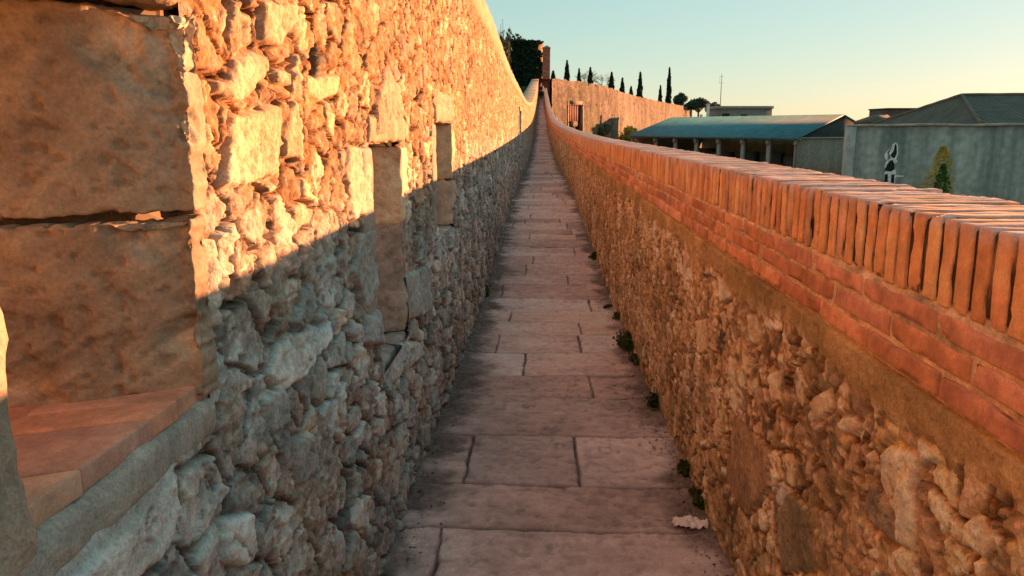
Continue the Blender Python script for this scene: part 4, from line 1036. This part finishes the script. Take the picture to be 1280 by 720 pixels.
# ------------------------------------------------------------------ grey yard wall on the right, with stencil graffiti
M['greywall'] = mat_streaked('stained_grey_render', (.43, .385, .31), (.18, .185, .155), (1.7, 1.7, .12))
M['greycap'] = mat_plain('pale_wall_cap', (.40, .37, .32), .9, 0, .3, 4, .2, .01)
GW = tag(empty('yard_wall', (14, 24.6, GROUND_Z)), 'tall stained grey rendered yard wall with a black and white stencil figure', 'wall')
W0, W1 = Vector((9.36, 25.0, 0)), Vector((23.0, 23.6, 0)); wd = (W1 - W0).normalized(); wn = Vector((wd.y, -wd.x, 0)); wl = (W1 - W0).length
def wp(u, o, z): v = W0 + wd * u + wn * o; return (v.x, v.y, z)
def wtop(u): return .03 + .010 * u + .014 * math.sin(u * 1.1) + .01 * math.sin(u * 2.9 + 1)
def wbox(mb, u0, u1, o0, o1, zf0, zf1, n=1, col=None):
    for i in range(n):
        a, b = u0 + (u1 - u0) * i / n, u0 + (u1 - u0) * (i + 1) / n
        V = [wp(u, o, (zf0, zf1)[t](u)) for t in (0, 1) for o in (o0, o1) for u in (a, b)]
        F = [(0, 1, 3, 2), (4, 6, 7, 5), (0, 4, 5, 1), (2, 3, 7, 6)]
        if i == 0: F.append((0, 2, 6, 4))
        if i == n - 1: F.append((1, 5, 7, 3))
        mb.add(V, F, col)
mb = MB(); wbox(mb, 0, wl, -.4, 0, lambda u: GROUND_Z, wtop, 30); mb.build('wall', M['greywall'], GW)
mb = MB(); wbox(mb, -.05, wl, -.46, .06, lambda u: wtop(u) + .002, lambda u: wtop(u) + .07, 30); mb.build('wall_cap', M['greycap'], GW)
mb = MB(); wbox(mb, -.06, .16, -.42, .05, lambda u: GROUND_Z, lambda u: wtop(0) - .004); mb.build('pier', M['greycap'], GW)
M['blackpaint'] = mat_plain('black_stencil_paint', (.02, .02, .02), .85, 0, .5, 12)
M['whitepaint'] = mat_plain('white_stencil_paint', (.80, .78, .70), .85, 0, .35, 12)
U0 = 1.08
def decal(name, polys, mat, off):
    mb = MB()
    for p in polys:
        V = [wp(U0 + x * .0255, off, -.44 - y * .0252) for x, y in p]
        mb.add(V, [tuple(range(len(V)))])
    o = mb.build(name, mat, GW)
# figure (pixel-sized units): raised bent arm, torso, legs
decal('stencil_paint', [[(6, 2), (10, -1), (12.5, 3), (13.5, 12), (12, 19), (14, 22), (10, 25), (13, 34), (13, 50), (6, 50), (0, 50), (0, 36), (3, 30), (-1, 29), (1, 21), (6, 18), (3, 11)],
                        [(13, 38), (22, 38.5), (22, 40), (13, 40.5)], [(0, 20), (-2, 14), (2, 8), (6, 3), (5, 9), (2, 14), (2, 20)]], M['whitepaint'], .004)
decal('stencil_paint', [[(9, .5), (11, 3), (12, 12), (10, 18), (6.5, 17), (5, 14), (8, 10)], [(5, 21), (8, 20), (10, 24), (11.5, 31), (7, 34), (0, 33), (2, 26)],
                        [(.5, 37), (4, 37), (5, 50), (.5, 50)], [(8, 38), (11.5, 37), (12, 50), (8.5, 50)], [(1, 12), (5, 5), (7, 3), (4, 9), (2.5, 13)]], M['blackpaint'], .008)
# bushes at the foot of the yard wall
def cone_shrub(name, label, x, y, z0, z1, rw, mat, n, leaf, seed):
    o = tag(empty(name, (x, y, z0)), label, 'shrub')
    r = np.random.RandomState(seed); u = r.rand(n); th = r.rand(n) * 6.283
    rr = rw * (np.clip(np.sin(np.pi * (u * .86 + .12)), .05, 1) ** .8) * (1 + .25 * np.sin(th * 3 + u * 9)) * np.sqrt(.2 + .8 * r.rand(n))
    mb = MB(); leaves(mb, np.stack([x + rr * np.cos(th), y + rr * np.sin(th) * .7, z0 + .3 + u * (z1 - z0 - .3)], -1), leaf, seed); mb.build('foliage', mat, o, False)
    mb = MB(); mb.tube([(x, y, z0), (x, y, z0 + (z1 - z0) * .8)], [.05, .015], 6); mb.build('stem', M['bark'], o, True)
cone_shrub('yellow_shrub', 'yellow leaved pointed shrub against the grey yard wall', px(1184, 23.3), 23.3, GROUND_Z, pz(182, 23.3), .62, M['yellow'], 3600, .055, 4)
cone_shrub('green_shrub', 'small green conical shrub in front of the yellow one', px(1186, 22.4), 22.4, GROUND_Z, pz(205, 22.4), .42, M['green'], 3000, .05, 6)

# building with the hipped roof behind the yard wall
M['tiles'] = mat_tiles('mossy_roof_tiles', (.15, .12, .085), 24.0)
M['hw'] = mat_streaked('hip_house_render', (.28, .25, .20), (.22, .20, .16))
HB = tag(empty('hip_roof_house', (26, 42, GROUND_Z)), 'large house with a dark mossy hipped roof behind the grey yard wall', 'house')
e0, e1, e2, e3 = Vector((19.0, 36.0, .15)), Vector((35, 34.4, .15)), Vector((35.8, 46.5, .15)), Vector((18.9, 47.5, .15))
r0, r1 = Vector((21.2, 42.2, 1.60)), Vector((32.5, 40.8, 1.60))
mb = MB()
def facet(P, a, b):
    ax = (b - a).normalized()
    nrm = (P[1] - P[0]).cross(P[2] - P[0]).normalized(); up = nrm.cross(ax)
    C = [((p - a).dot(ax), (p - a).dot(up), 0) for p in P]
    mb.add([tuple(p) for p in P], [tuple(range(len(P)))], np.array(C))
facet([e0, e1, r1, r0], e0, e1); facet([e1, e2, r1], e1, e2); facet([e2, e3, r0, r1], e2, e3); facet([e3, e0, r0], e3, e0)
mb.build('roof', M['tiles'], HB)
mb = MB()
for a, b in ((r0, r1), (e0, r0), (e3, r0), (e1, r1), (e2, r1)): 
    n_ = 14; mb.tube([a.lerp(b, i / n_) + Vector((0, 0, .03 + .012 * (i % 2))) for i in range(n_ + 1)], [.085] * (n_ + 1), 6)
mb.build('ridge_tiles', M['tiles'], HB, True)
ins = [e0 + Vector((.5, .5, 0)), e1 + Vector((-.5, .5, 0)), e2 + Vector((-.5, -.5, 0)), e3 + Vector((.5, -.5, 0))]
mb = MB(); mb.prism([(p.x, p.y) for p in ins], GROUND_Z, .06); mb.build('wall', M['hw'], HB)
mb = MB(); ee = [e0, e1, e2, e3]; mb.add([(p.x, p.y, p.z - .02) for p in ee] + [(p.x, p.y, p.z - .14) for p in ee], [(i, 4 + i, 4 + (i + 1) % 4, (i + 1) % 4) for i in range(4)] + [(0, 1, 2, 3), (7, 6, 5, 4)]); mb.build('eave_board', M['dkgable'], HB)
CB = tag(empty('roof_block', (px(1126, 56), 56, GROUND_Z)), 'square dark brown rooftop block behind the left end of the hipped roof', 'building')
mb = MB(); mb.box(px(1109, 56), px(1146, 56), 56, 59, GROUND_Z, pz(137, 56)); mb.build('wall', mat_streaked('brown_render', (.15, .11, .08), (.10, .08, .065)), CB)
mb = MB(); mb.box(px(1108, 56), px(1147, 56), 55.9, 59.1, pz(137, 56) + .003, pz(135.3, 56)); mb.build('roof', M['dkgable'], CB)
RB = tag(empty('low_brick_building', (px(1103, 52), 52, GROUND_Z)), 'low reddish brick building end left of the hipped roof', 'building')
mb = MB(); mb.box(px(1091, 52), px(1120, 52), 52, 55, GROUND_Z, pz(153, 52)); mb.build('wall', mat_streaked('red_brown_render', (.26, .16, .10), (.19, .125, .085)), RB)
mb = MB(); x0, x1 = px(1088, 52), px(1122, 52); mb.add([(x0, 51.8, pz(153, 52)), (x1, 51.8, pz(153, 52)), (x1, 55.2, pz(153, 52)), (x0, 55.2, pz(153, 52)), (x0 + .9, 53.5, pz(143, 53)), (x1, 53.5, pz(143, 53))],
    [[(0, 1, 5, 4), (2, 3, 4, 5)], [(3, 0, 4), (1, 2, 5)], [(3, 2, 1, 0)]], (0, 0, 0)); mb.build('roof', M['tiles'], RB)

# ------------------------------------------------------------------ the walker
def skin(name, J, E, mat, parent, sub=1):
    me = bpy.data.meshes.new(name); V = [Vector(j[0]) for j in J]
    me.from_pydata([tuple(v) for v in V], E, []); me.materials.append(mat)
    o = bpy.data.objects.new(name, me); COL.objects.link(o); o.parent = parent
    md = o.modifiers.new('Skin', 'SKIN')
    if not me.skin_vertices: me.skin_vertices.new() if hasattr(me.skin_vertices, 'new') else None
    for i, j in enumerate(J):
        s = me.skin_vertices[0].data[i]; s.radius = j[1] if isinstance(j[1], tuple) else (j[1], j[1]); s.use_root = (i == 0)
    md.use_smooth_shade = True
    sb_ = o.modifiers.new('Sub', 'SUBSURF'); sb_.levels = sub; sb_.render_levels = sub
    return o
PY = 77.0
W = tag(empty('person', (.0, PY, float(z_path(PY)) + .01)), 'person in dark clothes with a pale sleeve walking far along the walkway', 'person')
SK = mat_plain('skin', (.42, .27, .19), .6, 0, .1, 8); JK = mat_plain('dark_jacket', (.03, .032, .045), .85, 0, .2, 8); TR = mat_plain('dark_trousers', (.022, .022, .03), .85, 0, .2, 8); HR = mat_plain('dark_hair', (.02, .015, .012), .7, 0, .2, 20); SL = mat_plain('pale_sleeve', (.42, .44, .48), .85, 0, .1, 8)
Jn = [((0, 0, .94), (.14, .10)), ((0, 0, 1.12), (.125, .09)), ((0, 0, 1.32), (.155, .10)), ((0, -.01, 1.44), (.06, .06)), ((0, -.02, 1.53), (.05, .055)), ((0, -.03, 1.60), (.075, .09)), ((0, -.03, 1.69), (.065, .08)),
      ((-.17, 0, 1.39), .05), ((-.21, .03, 1.12), .04), ((-.22, -.08, .90), .03), ((-.22, -.12, .82), .03),
      ((.17, 0, 1.39), .05), ((.21, -.03, 1.12), .04), ((.22, -.16, .92), .03), ((.22, -.2, .85), .03),
      ((-.09, 0, .88), .085), ((-.09, -.10, .50), .06), ((-.09, -.06, .09), .04), ((-.09, -.18, .04), .035),
      ((.09, 0, .88), .085), ((.09, .10, .50), .06), ((.09, .30, .14), .04), ((.09, .24, .04), .035)]
Ed = [(0, 1), (1, 2), (2, 3), (3, 4), (4, 5), (5, 6), (2, 7), (7, 8), (8, 9), (9, 10), (2, 11), (11, 12), (12, 13), (13, 14), (0, 15), (15, 16), (16, 17), (17, 18), (0, 19), (19, 20), (20, 21), (21, 22)]
skin('body', Jn, Ed, SK, W)
g_ = lambda r_, k: (tuple(a * k for a in r_) if isinstance(r_, tuple) else r_ * k)
jk = [Jn[i] for i in (0, 1, 2, 7, 8, 9)]
skin('jacket', [(j[0], g_(j[1], 1.22)) for j in jk], [(0, 1), (1, 2), (2, 3), (3, 4), (4, 5)], JK, W)
skin('sleeve', [(j[0], g_(j[1], 1.4)) for j in (Jn[11], Jn[12], Jn[13])], [(0, 1), (1, 2)], SL, W)
tj = [Jn[i] for i in (0, 15, 16, 17, 19, 20, 21)]
skin('trousers', [(j[0], g_(j[1], 1.25)) for j in tj], [(0, 1), (1, 2), (2, 3), (0, 4), (4, 5), (5, 6)], TR, W)
P, F, N = roundbox(.19, .21, .17, .04, .07); hb = mesh_obj('hair', P + np.array((0, PY - .0, float(z_path(PY)) + 1.70)), F, HR, W)

# ------------------------------------------------------------------ small things on the walkway
def zp(y): return float(z_path(y))
M['paper'] = mat_plain('crumpled_paper', (.86, .82, .76), .8, 0, .08, 20)
n1_ = 34; a, b = np.meshgrid(np.linspace(-1, 1, n1_), np.linspace(-1, 1, n1_ // 2), indexing='ij')
edge = 1 - .16 * np.abs(fbm2(a * 3, b * 3, 5, 3)) - .10 * a ** 2
Xp = a * .076 * edge; Yp = b * .042 * (1 - .35 * a ** 2 + .2 * fbm2(a * 2, b, 6, 2))
Zp = .009 + .024 * np.abs(fbm2(a * 2.2 + .3, b * 1.6, 7, 3)) * 1.4 + .013 * (1 - b ** 2) * (1 - a ** 2) + .006 * np.abs(((a * 2.3 + b * .8) % 1) - .5)
q = np.stack([Xp, Yp, Zp], -1).reshape(-1, 3)
q = q @ np.array(Matrix.Rotation(-.22, 3, 'Z')).T + np.array((.585, 2.86, zp(2.86)))
pa = mesh_obj('paper_scrap', q, grid_faces(n1_, n1_ // 2), M['paper'], None, None, False)
sol = pa.modifiers.new('Thick', 'SOLIDIFY'); sol.thickness = .0015
tag(pa, 'crumpled white paper scrap on the slabs at the foot of the right parapet', 'litter')
def weed(label, x, y, n, spread, hgt, seed, mat='weed', group='weeds at the foot of the walls'):
    z0 = zp(y) + .0; r = np.random.RandomState(seed); mb = MB()
    P = np.stack([x + r.normal(size=n) * spread * .45, y + r.normal(size=n) * spread, z0 + .004 + hgt * r.rand(n) ** 1.6], -1)
    lim = float(R_half(y)) - .012
    P[:, 0] = np.clip(P[:, 0], -.60, lim)
    leaves(mb, P, .020, seed, None, 1.7)
    for k in range(n // 6):
        bx_, by_ = P[k][0], P[k][1]; tip = (min(lim, bx_ + r.normal() * .018), by_ + r.normal() * .02, z0 + hgt * (.6 + .7 * r.rand()))
        w = .0028; mb.add([(bx_ - w, by_, z0), (bx_ + w, by_, z0), tip], [(0, 1, 2)])
    o = mb.build('weed_clump', M[mat], None, False, (x, y, z0)); tag(o, label, 'weed', group)
weed('green weed clump beside the crumpled white paper', .655, 3.05, 190, .026, .05, 1)
weed('darker weed tuft a step behind the white paper', .648, 3.36, 170, .022, .045, 2)
weed('nearer low weed clump along the parapet foot in mid walkway, before the big tuft', .655, 5.25, 190, .035, .05, 3)
weed('biggest weed clump along the parapet foot in mid walkway', .645, 5.66, 420, .075, .10, 7)
weed('tall thin weed tuft halfway between the white paper and the biggest clump', .65, 4.3, 160, .03, .08, 8)
weed('small weed tuft just in front of the dark stick on the right', .655, 6.6, 130, .03, .05, 4)
weed('weed tuft farthest along the right edge of the walkway', .645, 9.4, 170, .05, .07, 5)
weed('dark weed tuft at the foot of the left wall', -.53, 7.5, 210, .05, .09, 6)
st = MB(); z0 = zp(7.02) + .012
st.tube([(.575, 7.0, z0), (.61, 7.03, z0 + .008), (.655, 7.02, z0 + .014)], [.012, .017, .008], 7); st.tube([(.61, 7.03, z0 + .01), (.63, 7.08, z0 + .02)], [.008, .003], 5)
tag(st.build('stick', mat_plain('dark_wood', (.06, .04, .03), .9, 0, .3, 20), None, True), 'short dark broken stick lying near the right parapet', 'stick')
# grit and leaf crumbs along both edges
mb = MB(); r = np.random.RandomState(12)
for side, n in ((-1, 1300), (1, 1500)):
    y = 2.2 + 9 * r.rand(n) ** 1.5; off = np.abs(r.normal(size=n)) * .065
    x = np.where(side < 0, -.525 + off, .655 - off)
    s = .0016 + .006 * r.rand(n) ** 5
    base = np.array([(1, 0, 0), (-1, 0, 0), (0, 1, 0), (0, -1, 0), (0, 0, .7), (0, 0, -.5)], float)
    FF = np.array([(0, 2, 4), (2, 1, 4), (1, 3, 4), (3, 0, 4), (2, 0, 5), (1, 2, 5), (3, 1, 5), (0, 3, 5)])
    zc = z_path(y) + .008
    V = (base[None] * s[:, None, None] * (.7 + .7 * r.rand(n, 6, 1)) + np.stack([x, y, zc], -1)[:, None]).reshape(-1, 3)
    col = np.repeat(np.array([(.20, .16, .12), (.30, .24, .19), (.14, .11, .08), (.40, .32, .24)])[r.randint(4, size=n)], 6, 0)
    mb.add(V, [(FF[None] + 6 * np.arange(n)[:, None, None]).reshape(-1, 3)], col)
tag(mb.build('grit', M['path'], None, False), 'grit and crumbs of stone along the edges of the walkway', None, None, 'stuff')

# ------------------------------------------------------------------ light, sky, camera
SUN_EL, SUN_AZ = 5.05, 39.0        # degrees; azimuth measured from +X towards +Y
w = bpy.data.worlds.new('World'); scene.world = w; w.use_nodes = True
nt = w.node_tree; bg = nt.nodes['Background']
sky = nt.nodes.new('ShaderNodeTexSky'); sky.sky_type = 'NISHITA'; sky.sun_disc = False
sky.sun_elevation = math.radians(SUN_EL); sky.sun_rotation = math.radians(90 - SUN_AZ)
sky.altitude = 50; sky.air_density = 1.0; sky.dust_density = .3; sky.ozone_density = 4.0
sc_ = nt.nodes.new('ShaderNodeSeparateColor'); cc_ = nt.nodes.new('ShaderNodeCombineColor')      # power curve flattens the sky, lifting its unseen part as added fill light
nt.links.new(sky.outputs[0], sc_.inputs[0])
for k_, (gam, mul_) in enumerate([(.50, .945), (.39, .985), (.39, .80)]):
    p_ = nt.nodes.new('ShaderNodeMath'); p_.operation = 'POWER'; p_.inputs[1].default_value = gam
    q_ = nt.nodes.new('ShaderNodeMath'); q_.operation = 'MULTIPLY'; q_.inputs[1].default_value = mul_
    nt.links.new(sc_.outputs[k_], p_.inputs[0]); nt.links.new(p_.outputs[0], q_.inputs[0]); nt.links.new(q_.outputs[0], cc_.inputs[k_])
nt.links.new(cc_.outputs[0], bg.inputs[0]); bg.inputs[1].default_value = .121
sl = bpy.data.lights.new('sun', 'SUN'); sl.energy = 4.0; sl.angle = math.radians(.6); sl.color = (1, .398, .165)
so = bpy.data.objects.new('sun', sl); COL.objects.link(so)
el, az = math.radians(SUN_EL), math.radians(SUN_AZ)
dv = Vector((math.cos(el) * math.cos(az), math.cos(el) * math.sin(az), math.sin(el)))
so.rotation_euler = dv.to_track_quat('Z', 'Y').to_euler(); so.location = (8, 2, 6)

cam = bpy.data.cameras.new('camera'); co = bpy.data.objects.new('camera', cam); COL.objects.link(co)
cam.sensor_width = 36; cam.lens = 36 * 1000 / 1280; cam.clip_start = .05; cam.clip_end = 8000
th, yaw = math.radians(11.3099), math.radians(2.0218)
co.rotation_euler = (math.pi / 2 - th, 0, yaw); co.location = (0, 0, 0)
scene.camera = co
scene.render.filter_size = 1.15
scene.view_settings.view_transform = 'Standard'; scene.view_settings.look = 'None'; scene.view_settings.gamma = 1.0
scene.view_settings.exposure = 2.2
scene.view_settings.use_curve_mapping = False
